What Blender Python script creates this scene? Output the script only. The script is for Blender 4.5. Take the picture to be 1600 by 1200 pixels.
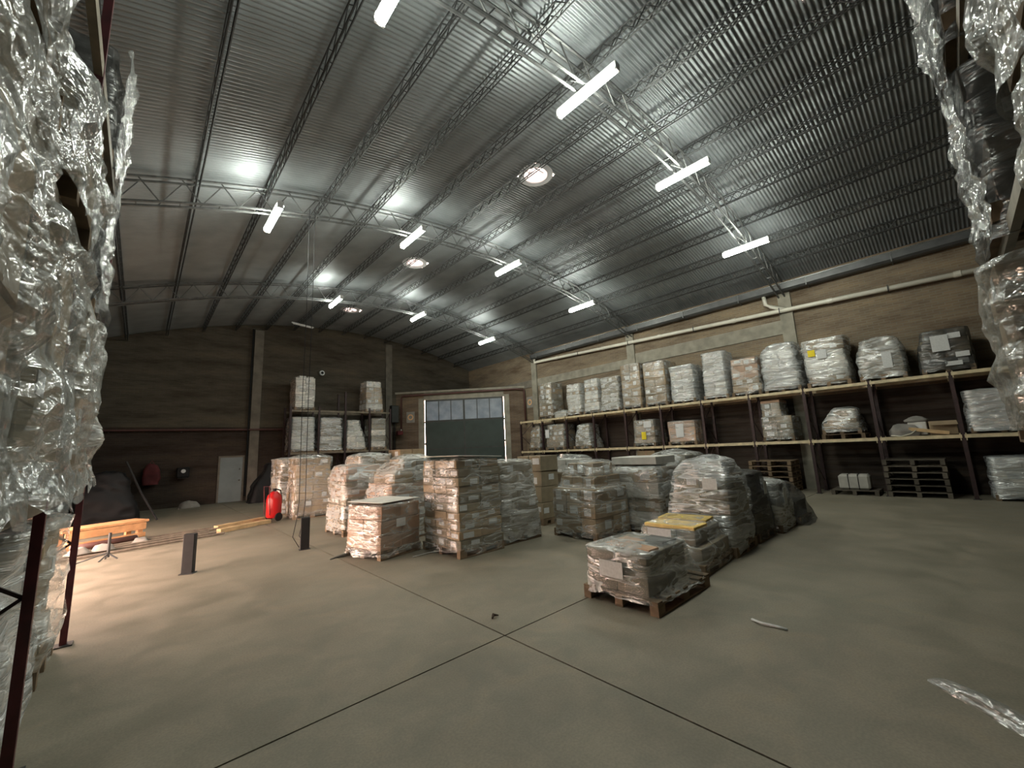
import bpy, math, random
from mathutils import Vector, Matrix, noise

sc = bpy.context.scene
for o in list(bpy.data.objects):
    bpy.data.objects.remove(o)
C = sc.collection
R = random.Random(11)
PI = math.pi

# ---------------------------------------------------------------- camera
H = 1.75
YAW, PITCH, ROLL, FPX = 0.7434983, 0.1591125, -0.0466910, 630.0
fw = Vector((math.sin(YAW)*math.cos(PITCH), math.cos(YAW)*math.cos(PITCH), math.sin(PITCH)))
rt = Vector((math.cos(YAW), -math.sin(YAW), 0))
up = rt.cross(fw)
r2 = rt*math.cos(ROLL) + up*math.sin(ROLL)
u2 = -rt*math.sin(ROLL) + up*math.cos(ROLL)
cd = bpy.data.cameras.new('camera')
cam = bpy.data.objects.new('camera', cd)
C.objects.link(cam)
cd.sensor_width = 36
cd.lens = FPX/1600*36
cd.clip_start = 0.05
cam.matrix_world = Matrix(((r2.x, u2.x, -fw.x, 0), (r2.y, u2.y, -fw.y, 0), (r2.z, u2.z, -fw.z, H), (0, 0, 0, 1)))
sc.camera = cam

# ---------------------------------------------------------------- world (warm late daylight outside), exposure
w = bpy.data.worlds.new('World')
sc.world = w
w.use_nodes = True
bg = w.node_tree.nodes['Background']
bg.inputs[0].default_value = (1.0, 0.71, 0.57, 1)
bg.inputs[1].default_value = 17.0
LAMP = 95.0
vs = sc.view_settings
vs.view_transform = 'Standard'
vs.look = 'None'
vs.exposure = 0.48
vs.gamma = 1.0
vs.use_curve_mapping = False
sc.cycles.use_denoising = True
sc.cycles.max_bounces = 8
sc.cycles.diffuse_bounces = 4
sc.cycles.glossy_bounces = 3
sc.cycles.transmission_bounces = 4
sc.cycles.transparent_max_bounces = 14
sc.cycles.sample_clamp_indirect = 4.0
sc.cycles.use_light_tree = True
sc.cycles.caustics_reflective = False
sc.cycles.caustics_refractive = False

# the half open loading door in the wall beside the tall rack
OY0, OY1, OZ = 7.5, 15.0, 2.1
LX = -1.75

# ---------------------------------------------------------------- materials
def newmat(name):
    m = bpy.data.materials.new(name)
    m.use_nodes = True
    return m, m.node_tree, m.node_tree.nodes['Principled BSDF']

def N(nt, kind, **kw):
    n = nt.nodes.new(kind)
    for k, v in kw.items():
        if k in n.inputs:
            n.inputs[k].default_value = v
        else:
            setattr(n, k, v)
    return n

def ramp(nt, src, stops):
    r = nt.nodes.new('ShaderNodeValToRGB')
    e = r.color_ramp.elements
    while len(e) < len(stops):
        e.new(0.5)
    for el, (p, c) in zip(e, stops):
        el.position = p
        el.color = (*c, 1) if len(c) == 3 else c
    nt.links.new(src, r.inputs[0])
    return r.outputs[0]

def plain(name, col, rough=.6, metal=0., var=.25, scale=4., bump=0., spec=.5, bscale=40., rnd=False):
    m, nt, b = newmat(name)
    b.inputs['Roughness'].default_value = rough
    b.inputs['Metallic'].default_value = metal
    b.inputs['Specular IOR Level'].default_value = spec
    tc = nt.nodes.new('ShaderNodeTexCoord')
    nz = N(nt, 'ShaderNodeTexNoise', Scale=scale, Detail=5.)
    nt.links.new(tc.outputs['Object'], nz.inputs['Vector'])
    lo = tuple(c*(1-var) for c in col)
    hi = tuple(min(1, c*(1+var)) for c in col)
    out = ramp(nt, nz.outputs['Fac'], [(.3, lo), (.7, hi)])
    if rnd:
        oi = nt.nodes.new('ShaderNodeObjectInfo')
        mx = N(nt, 'ShaderNodeMix', data_type='RGBA', blend_type='MULTIPLY')
        mx.inputs[0].default_value = 1
        nt.links.new(out, mx.inputs[6])
        nt.links.new(ramp(nt, oi.outputs['Random'], [(0, (.62, .6, .58)), (.5, (1, 1, 1)), (1, (1.25, 1.2, 1.15))]), mx.inputs[7])
        out = mx.outputs[2]
    nt.links.new(out, b.inputs['Base Color'])
    if bump:
        n2 = N(nt, 'ShaderNodeTexNoise', Scale=bscale, Detail=4.)
        nt.links.new(tc.outputs['Object'], n2.inputs['Vector'])
        bp = N(nt, 'ShaderNodeBump', Strength=bump, Distance=.02)
        nt.links.new(n2.outputs['Fac'], bp.inputs['Height'])
        nt.links.new(bp.outputs[0], b.inputs['Normal'])
    return m

def floor_mat():
    m, nt, b = newmat('polished_concrete')
    tc = nt.nodes.new('ShaderNodeTexCoord')
    a = N(nt, 'ShaderNodeTexNoise', Scale=.55, Detail=7., Roughness=.62)
    f = N(nt, 'ShaderNodeTexNoise', Scale=60., Detail=3.)
    s = N(nt, 'ShaderNodeTexNoise', Scale=2.2, Detail=6., Distortion=1.2)
    for n in (a, f, s):
        nt.links.new(tc.outputs['Object'], n.inputs['Vector'])
    c1 = ramp(nt, a.outputs['Fac'], [(.3, (.185, .165, .125)), (.55, (.25, .222, .172)), (.75, (.30, .255, .20))])
    c2 = ramp(nt, s.outputs['Fac'], [(.35, (.8, .82, .8)), (.6, (1, 1, 1)), (.8, (1.1, 1.06, 1.0))])
    c3 = ramp(nt, f.outputs['Fac'], [(.35, (.9, .9, .9)), (.65, (1.06, 1.06, 1.06))])
    m1 = N(nt, 'ShaderNodeMix', data_type='RGBA', blend_type='MULTIPLY')
    m2 = N(nt, 'ShaderNodeMix', data_type='RGBA', blend_type='MULTIPLY')
    for mm in (m1, m2):
        mm.inputs[0].default_value = 1
    nt.links.new(c1, m1.inputs[6]); nt.links.new(c2, m1.inputs[7])
    nt.links.new(m1.outputs[2], m2.inputs[6]); nt.links.new(c3, m2.inputs[7])
    nt.links.new(m2.outputs[2], b.inputs['Base Color'])
    rr = ramp(nt, s.outputs['Fac'], [(.3, (.5, .5, .5)), (.7, (.72, .72, .72))])
    nt.links.new(rr, b.inputs['Roughness'])
    b.inputs['Specular IOR Level'].default_value = .3
    bp = N(nt, 'ShaderNodeBump', Strength=.12, Distance=.01)
    nt.links.new(f.outputs['Fac'], bp.inputs['Height'])
    nt.links.new(bp.outputs[0], b.inputs['Normal'])
    return m

def brick_mat(name, c1, c2, mortar, axis):
    m, nt, b = newmat(name)
    tc = nt.nodes.new('ShaderNodeTexCoord')
    sp = nt.nodes.new('ShaderNodeSeparateXYZ')
    cb = nt.nodes.new('ShaderNodeCombineXYZ')
    nt.links.new(tc.outputs['Object'], sp.inputs[0])
    nt.links.new(sp.outputs[axis], cb.inputs[0])
    nt.links.new(sp.outputs[2], cb.inputs[1])
    br = N(nt, 'ShaderNodeTexBrick', Scale=1.)
    br.inputs['Brick Width'].default_value = .26
    br.inputs['Row Height'].default_value = .075
    br.inputs['Mortar Size'].default_value = .012
    br.inputs['Color1'].default_value = (*c1, 1)
    br.inputs['Color2'].default_value = (*c2, 1)
    br.inputs['Mortar'].default_value = (*mortar, 1)
    nt.links.new(cb.outputs[0], br.inputs['Vector'])
    st = N(nt, 'ShaderNodeMapping')
    st.inputs['Scale'].default_value = (.3, .3, 1.6)
    nt.links.new(tc.outputs['Object'], st.inputs[0])
    nz = N(nt, 'ShaderNodeTexNoise', Scale=1.3, Detail=7., Roughness=.65)
    nt.links.new(st.outputs[0], nz.inputs['Vector'])
    mx = N(nt, 'ShaderNodeMix', data_type='RGBA', blend_type='MULTIPLY')
    mx.inputs[0].default_value = 1
    nt.links.new(br.outputs['Color'], mx.inputs[6])
    nt.links.new(ramp(nt, nz.outputs['Fac'], [(.32, (.55, .5, .46)), (.52, (1, 1, 1)), (.72, (1.35, 1.3, 1.15))]), mx.inputs[7])
    nt.links.new(mx.outputs[2], b.inputs['Base Color'])
    b.inputs['Roughness'].default_value = .9
    b.inputs['Specular IOR Level'].default_value = .15
    bp = N(nt, 'ShaderNodeBump', Strength=.5, Distance=.01, invert=True)
    nt.links.new(br.outputs['Fac'], bp.inputs['Height'])
    nt.links.new(bp.outputs[0], b.inputs['Normal'])
    return m

def film_mat(name, od, og, col=(.78, .8, .78), rough=.13, stretch=(1.2, 1.2, 5.), rot=(.25, .2, 0), bump=.6):
    """stretch film: see-through sheet, part milky (od = base, bands, creases with painted white glints) and part mirror-like (og), crumpled by a cell pattern"""
    m, nt, b = newmat(name)
    nt.nodes.remove(b)
    out = nt.nodes['Material Output']
    tc = nt.nodes.new('ShaderNodeTexCoord')
    mp = N(nt, 'ShaderNodeMapping')
    mp.inputs['Scale'].default_value = stretch
    mp.inputs['Rotation'].default_value = rot
    nt.links.new(tc.outputs['Object'], mp.inputs[0])
    oi = nt.nodes.new('ShaderNodeObjectInfo')
    ad = N(nt, 'ShaderNodeVectorMath', operation='ADD')
    sc_ = N(nt, 'ShaderNodeMath', operation='MULTIPLY')
    sc_.inputs[1].default_value = 37.
    nt.links.new(oi.outputs['Random'], sc_.inputs[0])
    nt.links.new(mp.outputs[0], ad.inputs[0])
    nt.links.new(sc_.outputs[0], ad.inputs[1])
    n1 = N(nt, 'ShaderNodeTexNoise', Scale=1.5, Detail=5., Roughness=.6, Distortion=.6)
    nt.links.new(ad.outputs[0], n1.inputs['Vector'])
    def ridged(scale, detail, dist):
        q = N(nt, 'ShaderNodeTexNoise', Scale=scale, Detail=detail, Roughness=.5, Distortion=dist)
        nt.links.new(ad.outputs[0], q.inputs['Vector'])
        s1 = N(nt, 'ShaderNodeMath', operation='MULTIPLY_ADD')
        s1.inputs[1].default_value = 2.; s1.inputs[2].default_value = -1.
        nt.links.new(q.outputs['Fac'], s1.inputs[0])
        s2 = N(nt, 'ShaderNodeMath', operation='ABSOLUTE')
        nt.links.new(s1.outputs[0], s2.inputs[0])
        return s2.outputs[0]
    ra = ridged(1.5, 2., .5)
    rb = ridged(4.2, 2., .8)
    rid = ramp(nt, ra, [(0, (1, 1, 1)), (.035, (.45, .45, .45)), (.12, (0, 0, 0))])  # crease lines; their added white stands in for lamp glints
    blo = ramp(nt, n1.outputs['Fac'], [(.4, (0, 0, 0)), (.68, (1, 1, 1))])
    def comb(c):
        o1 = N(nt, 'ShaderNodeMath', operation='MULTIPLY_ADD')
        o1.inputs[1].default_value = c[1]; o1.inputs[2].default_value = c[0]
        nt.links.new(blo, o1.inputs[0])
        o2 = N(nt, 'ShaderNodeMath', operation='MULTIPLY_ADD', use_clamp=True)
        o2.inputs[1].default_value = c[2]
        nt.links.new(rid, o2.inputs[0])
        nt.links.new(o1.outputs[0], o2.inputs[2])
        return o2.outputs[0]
    h1 = N(nt, 'ShaderNodeMath', operation='MULTIPLY_ADD')
    h1.inputs[1].default_value = .35
    nt.links.new(rb, h1.inputs[0])
    nt.links.new(ra, h1.inputs[2])
    h2 = N(nt, 'ShaderNodeMath', operation='MULTIPLY_ADD')
    h2.inputs[1].default_value = .5
    nt.links.new(n1.outputs['Fac'], h2.inputs[0])
    nt.links.new(h1.outputs[0], h2.inputs[2])
    bp = N(nt, 'ShaderNodeBump', Strength=bump, Distance=.06)
    nt.links.new(h2.outputs[0], bp.inputs['Height'])
    df = N(nt, 'ShaderNodeBsdfDiffuse')
    df.inputs[0].default_value = (*col, 1)
    gl = N(nt, 'ShaderNodeBsdfGlossy', Roughness=rough)
    gl.inputs[0].default_value = (.9, .92, .92, 1)
    tr = nt.nodes.new('ShaderNodeBsdfTransparent')
    m1 = nt.nodes.new('ShaderNodeMixShader'); m2 = nt.nodes.new('ShaderNodeMixShader')
    for q in (df, gl): nt.links.new(bp.outputs[0], q.inputs['Normal'])
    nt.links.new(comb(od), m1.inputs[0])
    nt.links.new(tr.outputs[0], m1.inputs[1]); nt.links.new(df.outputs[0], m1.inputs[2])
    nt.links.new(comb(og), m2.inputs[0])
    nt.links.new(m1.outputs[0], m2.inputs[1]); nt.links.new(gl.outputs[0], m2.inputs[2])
    nt.links.new(m2.outputs[0], out.inputs[0])
    return m

def emit(name, col, s):
    m, nt, b = newmat(name)
    b.inputs['Base Color'].default_value = (.8, .8, .8, 1)
    b.inputs['Emission Color'].default_value = (*col, 1)
    b.inputs['Emission Strength'].default_value = s
    return m

def frosted(name):
    m, nt, b = newmat(name)
    tr = N(nt, 'ShaderNodeBsdfTranslucent')
    tr.inputs[0].default_value = (.15, .2, .25, 1)
    mx = nt.nodes.new('ShaderNodeMixShader')
    mx.inputs[0].default_value = .5
    tc = nt.nodes.new('ShaderNodeTexCoord')
    nz = N(nt, 'ShaderNodeTexNoise', Scale=2.5, Detail=5.)
    nt.links.new(tc.outputs['Object'], nz.inputs['Vector'])
    nt.links.new(ramp(nt, nz.outputs['Fac'], [(.3, (.2, .22, .23)), (.7, (.42, .45, .46))]), b.inputs['Base Color'])
    b.inputs['Roughness'].default_value = .35
    nt.links.new(b.outputs[0], mx.inputs[1])
    nt.links.new(tr.outputs[0], mx.inputs[2])
    nt.links.new(mx.outputs[0], nt.nodes['Material Output'].inputs[0])
    return m

MT = dict(
    floor=floor_mat(),
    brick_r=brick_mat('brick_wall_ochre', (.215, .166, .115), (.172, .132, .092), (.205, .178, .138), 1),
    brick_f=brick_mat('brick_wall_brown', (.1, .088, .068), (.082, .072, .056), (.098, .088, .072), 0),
    brick_d=brick_mat('dark_brick', (.06, .045, .036), (.048, .037, .03), (.058, .047, .04), 0),  # darker tone of the wall brick
    brick_c=brick_mat('brick_wall_pier', (.16, .115, .08), (.13, .095, .068), (.15, .125, .1), 0),
    conc=plain('grey_concrete', (.25, .235, .19), .85, var=.22, scale=3, bump=.25),
    concd=plain('dark_concrete', (.16, .145, .12), .85, var=.22, scale=3, bump=.25),
    roof=plain('galvanised_roof_sheet', (.245, .268, .28), .48, .4, var=.16, scale=1.2),
    steel=plain('grey_steel_bar', (.13, .135, .135), .5, .5, var=.3, scale=8),
    steeld=plain('dark_steel_bar', (.05, .052, .053), .55, .4, var=.3, scale=8),
    red_post=plain('dark_red_rack_paint', (.028, .012, .013), .55, var=.35, scale=10),
    red_near=plain('worn_dark_red_paint', (.075, .012, .016), .5, var=.4, scale=8),
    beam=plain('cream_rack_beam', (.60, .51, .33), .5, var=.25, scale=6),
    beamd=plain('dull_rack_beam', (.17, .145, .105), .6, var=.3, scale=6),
    carton=plain('tan_cardboard', (.30, .232, .15), .8, var=.13, scale=5, rnd=True, spec=.2),
    cartong=plain('grey_brown_cardboard', (.225, .195, .14), .8, var=.15, scale=5, rnd=True, spec=.2),
    cartonw=plain('pale_carton', (.6, .59, .55), .7, var=.12, scale=5, rnd=True, spec=.2),
    cartonp=plain('pink_warmlit_carton', (.40, .27, .19), .8, var=.14, scale=5, rnd=True, spec=.2),  # pink boxes; on floor stacks the warm daylight is put into the colour
    cartond=plain('dark_grey_carton', (.1, .1, .095), .7, var=.2, scale=5, rnd=True, spec=.3),
    cartony=plain('yellow_straw_carton', (.62, .46, .16), .75, var=.2, scale=7, rnd=True, spec=.2),
    paper=plain('white_paper', (.6, .62, .62), .7, var=.1, scale=30, spec=.2),
    yellow=plain('yellow_paper', (.78, .62, .04), .7, var=.08, scale=20, spec=.2),
    wood=plain('pallet_wood', (.2, .148, .098), .8, var=.3, scale=6, rnd=True, spec=.2),
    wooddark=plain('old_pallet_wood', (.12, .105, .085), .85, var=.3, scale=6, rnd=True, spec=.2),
    barw=plain('weathered_bar', (.17, .14, .11), .7, var=.3, scale=9),
    woodorange=plain('orange_timber', (.5, .27, .13), .7, var=.2, scale=6, spec=.2),
    woodpale=plain('pale_timber', (.5, .36, .2), .75, var=.2, scale=6, spec=.2),
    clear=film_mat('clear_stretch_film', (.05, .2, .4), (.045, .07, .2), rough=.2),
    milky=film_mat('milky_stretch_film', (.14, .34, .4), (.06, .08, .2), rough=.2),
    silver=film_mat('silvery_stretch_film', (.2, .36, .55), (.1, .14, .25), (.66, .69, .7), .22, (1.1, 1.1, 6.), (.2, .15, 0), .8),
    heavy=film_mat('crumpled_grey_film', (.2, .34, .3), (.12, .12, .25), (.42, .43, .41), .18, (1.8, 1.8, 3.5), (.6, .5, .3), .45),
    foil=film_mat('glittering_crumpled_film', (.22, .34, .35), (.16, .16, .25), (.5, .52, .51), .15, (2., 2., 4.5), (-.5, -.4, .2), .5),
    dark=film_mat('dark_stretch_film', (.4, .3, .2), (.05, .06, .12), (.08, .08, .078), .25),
    gate=plain('dark_green_gate_paint', (.024, .042, .037), .6, var=.15, scale=2),
    gatef=plain('dark_gate_frame', (.03, .035, .033), .5),
    frost=frosted('dusty_frosted_pane'),
    pvc=plain('off_white_pipe', (.62, .6, .52), .35, var=.08, scale=3),
    gutter=plain('dull_zinc_gutter', (.1, .103, .105), .45, .5, var=.2, scale=3),
    pipe_red=plain('dark_red_pipe', (.09, .035, .03), .5, var=.2),
    black=plain('black_plastic', (.009, .009, .01), .6, var=.2, spec=.25),
    post=plain('dark_steel_post', (.012, .012, .013), .7, .0, var=.25, scale=9),
    red=plain('red_cylinder_paint', (.45, .012, .014), .3, var=.1),
    reddark=plain('dull_red_cloth', (.09, .012, .014), .8, var=.3),
    white=plain('white_enamel', (.75, .76, .76), .4, var=.05),
    lampw=emit('lamp_diffuser', (.97, 1.0, .88), LAMP),
    doorb=plain('blue_grey_door_paint', (.19, .225, .235), .45, var=.12, scale=2),
    chrome=plain('bright_metal', (.75, .75, .74), .2, .95, var=.05),
    ventw=plain('pale_vent_neck', (.68, .7, .74), .5, var=.06),
    sign=plain('pale_orange_sign', (.72, .42, .2), .6, var=.1),
    cloth=plain('pale_rag', (.24, .23, .21), .85, var=.2),
    dirt=plain('dry_leaf', (.07, .045, .03), .9),
    earth=plain('street_paving', (.3, .27, .23), .9, var=.2, scale=1),
)

# ---------------------------------------------------------------- mesh helpers
class MB:
    def __init__(s):
        s.v = []; s.f = []
    def box(s, x0, x1, y0, y1, z0, z1):
        n = len(s.v)
        s.v += [(x0, y0, z0), (x1, y0, z0), (x1, y1, z0), (x0, y1, z0), (x0, y0, z1), (x1, y0, z1), (x1, y1, z1), (x0, y1, z1)]
        s.f += [tuple(n+i for i in q) for q in ((0, 3, 2, 1), (4, 5, 6, 7), (0, 1, 5, 4), (1, 2, 6, 5), (2, 3, 7, 6), (3, 0, 4, 7))]
        return s
    def tube(s, pts, r, k=6, cap=True):
        pts = [Vector(p) for p in pts]
        rs = r if isinstance(r, (list, tuple)) else [r]*len(pts)
        n0 = len(s.v)
        for i, p in enumerate(pts):
            t = (pts[min(i+1, len(pts)-1)]-pts[max(i-1, 0)]).normalized()
            a = Vector((0, 0, 1)) if abs(t.z) < .9 else Vector((1, 0, 0))
            u = t.cross(a).normalized(); q = t.cross(u)
            for j in range(k):
                an = 2*PI*(j+.5)/k
                s.v.append(tuple(p+(u*math.cos(an)+q*math.sin(an))*rs[i]))
        for i in range(len(pts)-1):
            for j in range(k):
                a = n0+i*k+j; b = n0+i*k+(j+1) % k
                s.f.append((a, b, b+k, a+k))
        if cap:
            s.f.append(tuple(n0+j for j in range(k-1, -1, -1)))
            m = n0+(len(pts)-1)*k
            s.f.append(tuple(m+j for j in range(k)))
        return s
    def poly(s, pts):
        n = len(s.v); s.v += [tuple(p) for p in pts]; s.f.append(tuple(range(n, n+len(pts)))); return s
    def prism(s, pts, off):
        """extrude polygon pts by vector off"""
        n = len(s.v); k = len(pts); o = Vector(off)
        s.v += [tuple(p) for p in pts] + [tuple(Vector(p)+o) for p in pts]
        s.f.append(tuple(range(n+k-1, n-1, -1))); s.f.append(tuple(range(n+k, n+2*k)))
        for i in range(k):
            j = (i+1) % k
            s.f.append((n+i, n+j, n+k+j, n+k+i))
        return s
    def lathe(s, prof, k=16, c=(0, 0, 0)):
        n0 = len(s.v)
        for r, z in prof:
            for j in range(k):
                a = 2*PI*j/k
                s.v.append((c[0]+r*math.cos(a), c[1]+r*math.sin(a), c[2]+z))
        for i in range(len(prof)-1):
            for j in range(k):
                a = n0+i*k+j; b = n0+i*k+(j+1) % k
                s.f.append((a, b, b+k, a+k))
        return s
    def mesh(s, name, m, smooth=False):
        me = bpy.data.meshes.new(name)
        me.from_pydata(s.v, [], s.f)
        if m: me.materials.append(MT[m] if isinstance(m, str) else m)
        if smooth: me.polygons.foreach_set('use_smooth', [True]*len(me.polygons))
        me.update()
        return me
    def build(s, name, m, parent=None, loc=(0, 0, 0), rz=0., smooth=False):
        return put(name, s.mesh(name, m, smooth), parent, loc, rz)

def put(name, me, parent=None, loc=(0, 0, 0), rz=0., rot=None):
    o = bpy.data.objects.new(name, me)
    C.objects.link(o)
    o.parent = parent
    o.location = loc
    o.rotation_euler = rot if rot else (0, 0, rz)
    return o

def tag(o, label, cat, group=None):
    o['label'] = label; o['category'] = cat
    if group: o['group'] = group
    return o

def thing(name, label, cat, loc=(0, 0, 0), rz=0., group=None):
    o = bpy.data.objects.new(name, None)
    C.objects.link(o)
    o.empty_display_size = .1
    o.location = loc; o.rotation_euler = (0, 0, rz)
    return tag(o, label, cat, group)

def struct(o):
    o['kind'] = 'structure'; return o

_bc = {}
def bbox_mesh(sx, sy, sz, b, m, name):
    """box with chamfered edges, base at z=0, centred in x,y; cached by size"""
    sx, sy, sz = round(sx, 3), round(sy, 3), round(sz, 3)
    b = min(b, min(sx, sy, sz)*.3)
    key = (sx, sy, sz, b, m)
    if key in _bc: return _bc[key]
    hx, hy, hz = sx/2, sy/2, sz/2
    v = []; idx = {}
    for ix in (-1, 1):
        for iy in (-1, 1):
            for iz in (-1, 1):
                for ax in range(3):
                    p = [ix*(hx-b), iy*(hy-b), iz*(hz-b)]
                    p[ax] = (ix*hx, iy*hy, iz*hz)[ax]
                    idx[(ix, iy, iz, ax)] = len(v)
                    v.append((p[0], p[1], p[2]+hz))
    f = []
    for ax in range(3):
        o1, o2 = [a for a in range(3) if a != ax]
        for s in (-1, 1):
            q = []
            for a, c in ((-1, -1), (1, -1), (1, 1), (-1, 1)):
                k = [0, 0, 0]; k[ax] = s; k[o1] = a; k[o2] = c
                q.append(idx[(*k, ax)])
            f.append(q)
            # edges shared with o1 faces
        for a in (-1, 1):
            for c in (-1, 1):
                q = []
                for s, which in ((-1, o1), (1, o1), (1, o2), (-1, o2)):
                    k = [0, 0, 0]; k[ax] = s; k[o1] = a; k[o2] = c
                    q.append(idx[(*k, which)])
                f.append(q)
    for ix in (-1, 1):
        for iy in (-1, 1):
            for iz in (-1, 1):
                f.append([idx[(ix, iy, iz, a)] for a in range(3)])
    me = bpy.data.meshes.new(name)
    me.from_pydata(v, [], f)
    import bmesh
    bm = bmesh.new(); bm.from_mesh(me); bmesh.ops.recalc_face_normals(bm, faces=bm.faces); bm.to_mesh(me); bm.free()
    me.materials.append(MT[m])
    _bc[key] = me
    return me

# ================================================================= SETTING
XW, YF, YB = 16.4, 22.2, -5.0
def roofz(x): return 8.65-.0205*(x-8)**2

# floor: slabs with open joints
fl = MB().box(LX-.2, XW+.3, YB-.2, YF+.3, -.2, -.03).build('floor', 'concd')
struct(fl)
JX, JY, G = 2.69, 3.19, .008
for x0, x1 in ((LX-.2, JX-G), (JX+G, XW+.3)):
    for y0, y1 in ((YB-.2, JY-G), (JY+G, YF+.3)):
        MB().box(x0, x1, y0, y1, -.1, 0).build('floor_slab', 'floor', fl)
struct(MB().box(-30, 45, -20, 50, -.3, -.21).build('ground', 'earth'))

# corrugated roof sheet (waves along the length of the hall), open at the four ventilators
VENTS = [(6.95, 6.3), (6.9, 12.45), (6.85, 18.55), (7.0, .35)]
VR = .30
def ceiling():
    v = []; f = []
    pitch = .084; per = 6
    ny = int((YF+.3-YB+.2)/pitch*per)
    xs = [LX-.3+(XW+.35-LX+.3)*i/52 for i in range(53)]
    prof = [0, .25, .75, 1, .75, .25]
    for j in range(ny+1):
        y = YB-.2+j*pitch/per
        dz = prof[j % per]*.026
        for x in xs: v.append((x, y, roofz(x)+dz))
    k = len(xs)
    for j in range(ny):
        for i in range(k-1):
            cx = (xs[i]+xs[i+1])/2; cy = YB-.2+(j+.5)*pitch/per
            if any((cx-a)**2+(cy-b)**2 < (VR+.06)**2 for a, b in VENTS): continue
            a = j*k+i
            f.append((a, a+k, a+k+1, a+1))
    me = bpy.data.meshes.new('ceiling'); me.from_pydata(v, [], f); me.materials.append(MT['roof'])
    me.polygons.foreach_set('use_smooth', [True]*len(f)); me.update()
    return struct(put('ceiling', me))
ceiling()

# right wall (piped), with concrete columns and ring beam
CH = 5.25
A2, B2 = Vector((11.0, 22.2)), Vector((16.4, 16.8))
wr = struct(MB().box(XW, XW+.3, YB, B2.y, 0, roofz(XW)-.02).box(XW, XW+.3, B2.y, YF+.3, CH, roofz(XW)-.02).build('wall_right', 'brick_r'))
for y in (-2.6, 3.45, 9.6, 15.85):
    MB().box(XW-.1, XW+.02, y-.19, y+.19, 0, 6.75).build('concrete_column', 'conc', wr)
MB().box(XW-.025, XW+.02, YB, B2.y-.6, 0, 3.0).build('dark_lower_brick', 'brick_d', wr)  # lower part of the wall in darker brick
MB().box(XW-.045, XW+.02, 3.64, 9.41, 5.28, 5.78).build('ring_beam', 'conc', wr)
MB().box(XW-.045, XW+.02, 9.79, 15.66, 5.2, 5.6).build('ring_beam', 'conc', wr)
MB().box(XW-.045, XW+.02, 16.04, 22.2, 5.2, 5.6).build('ring_beam', 'concd', wr)

def arch_wall(name, x0, x1, y0, y1, m, zb=0):
    n = 26
    pts = [(x0, y0, zb), (x1, y0, zb)] + [(x1+(x0-x1)*i/n, y0, roofz(x1+(x0-x1)*i/n)-.005) for i in range(n+1)]
    return MB().prism(pts, (0, y1-y0, 0)).build(name, m)
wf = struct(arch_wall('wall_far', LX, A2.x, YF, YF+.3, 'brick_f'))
arch_wall('wall_panel', A2.x, XW, YF, YF+.3, 'brick_f', CH).parent = wf
for x in (3.85, 10.5):
    MB().box(x-.19, x+.19, YF-.1, YF+.02, 0, roofz(x)-.3).build('concrete_column', 'concd', wf)
MB().box(LX, A2.x, YF-.03, YF+.02, 5.2, 5.5).build('ring_beam', 'brick_f', wf)
MB().box(LX, A2.x, YF-.015, YF+.02, 0, 3.3).build('dark_lower_brick', 'brick_d', wf)  # far wall also darker in its lower part
struct(arch_wall('wall_back', LX-.3, XW+.3, YB-.3, YB, 'brick_f'))
# left wall with the half raised loading shutter
lw = MB()
zt = roofz(LX)
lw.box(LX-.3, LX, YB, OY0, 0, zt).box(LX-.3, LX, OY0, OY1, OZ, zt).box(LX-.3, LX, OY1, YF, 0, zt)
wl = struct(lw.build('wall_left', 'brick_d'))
for i in range(6):
    MB().box(LX-.12, LX-.1, OY0, OY1, OZ-.06+.1*i, OZ+.035+.1*i).build('shutter_slat', 'gutter', wl)

# chamfered corner with the gate
dv = (B2-A2); L = dv.length; dv = dv/L
def cw(name, m, s0, s1, z0, z1, t0=-.02, t1=.09, parent=None):
    """piece of the chamfer wall between arc positions s0..s1 (0..1); t = depth outwards"""
    nv = Vector((-dv.y, dv.x))
    if nv.x < 0: nv = -nv
    p = [A2+dv*(L*s0)+nv*t0, A2+dv*(L*s1)+nv*t0, A2+dv*(L*s1)+nv*t1, A2+dv*(L*s0)+nv*t1]
    return MB().prism([(q.x, q.y, z0) for q in p], (0, 0, z1-z0)).build(name, m, parent)
G0, G1, GZ = .222, .836, 4.83
wc = struct(cw('wall_corner', 'brick_c', 0, G0-.002, 0, CH))
cw('pier', 'brick_c', G1+.002, 1, 0, CH, parent=wc)
cw('gate_jamb', 'conc', G0-.045, G0-.002, 0, GZ+.1, -.06, parent=wc)
cw('gate_jamb', 'conc', G1+.002, G1+.045, 0, GZ+.1, -.06, parent=wc)
cw('lintel', 'conc', G0-.01, G1+.01, GZ+.0, CH, parent=wc)
MB().prism([(A2.x-.1, YF+.3, CH), (A2.x-.1, YF-.02, CH), (XW-.02, B2.y-.1, CH), (XW+.3, B2.y-.1, CH), (XW+.3, YF+.3, CH)], (0, 0, .12)).build('corner_slab', 'conc', wc)

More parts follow.
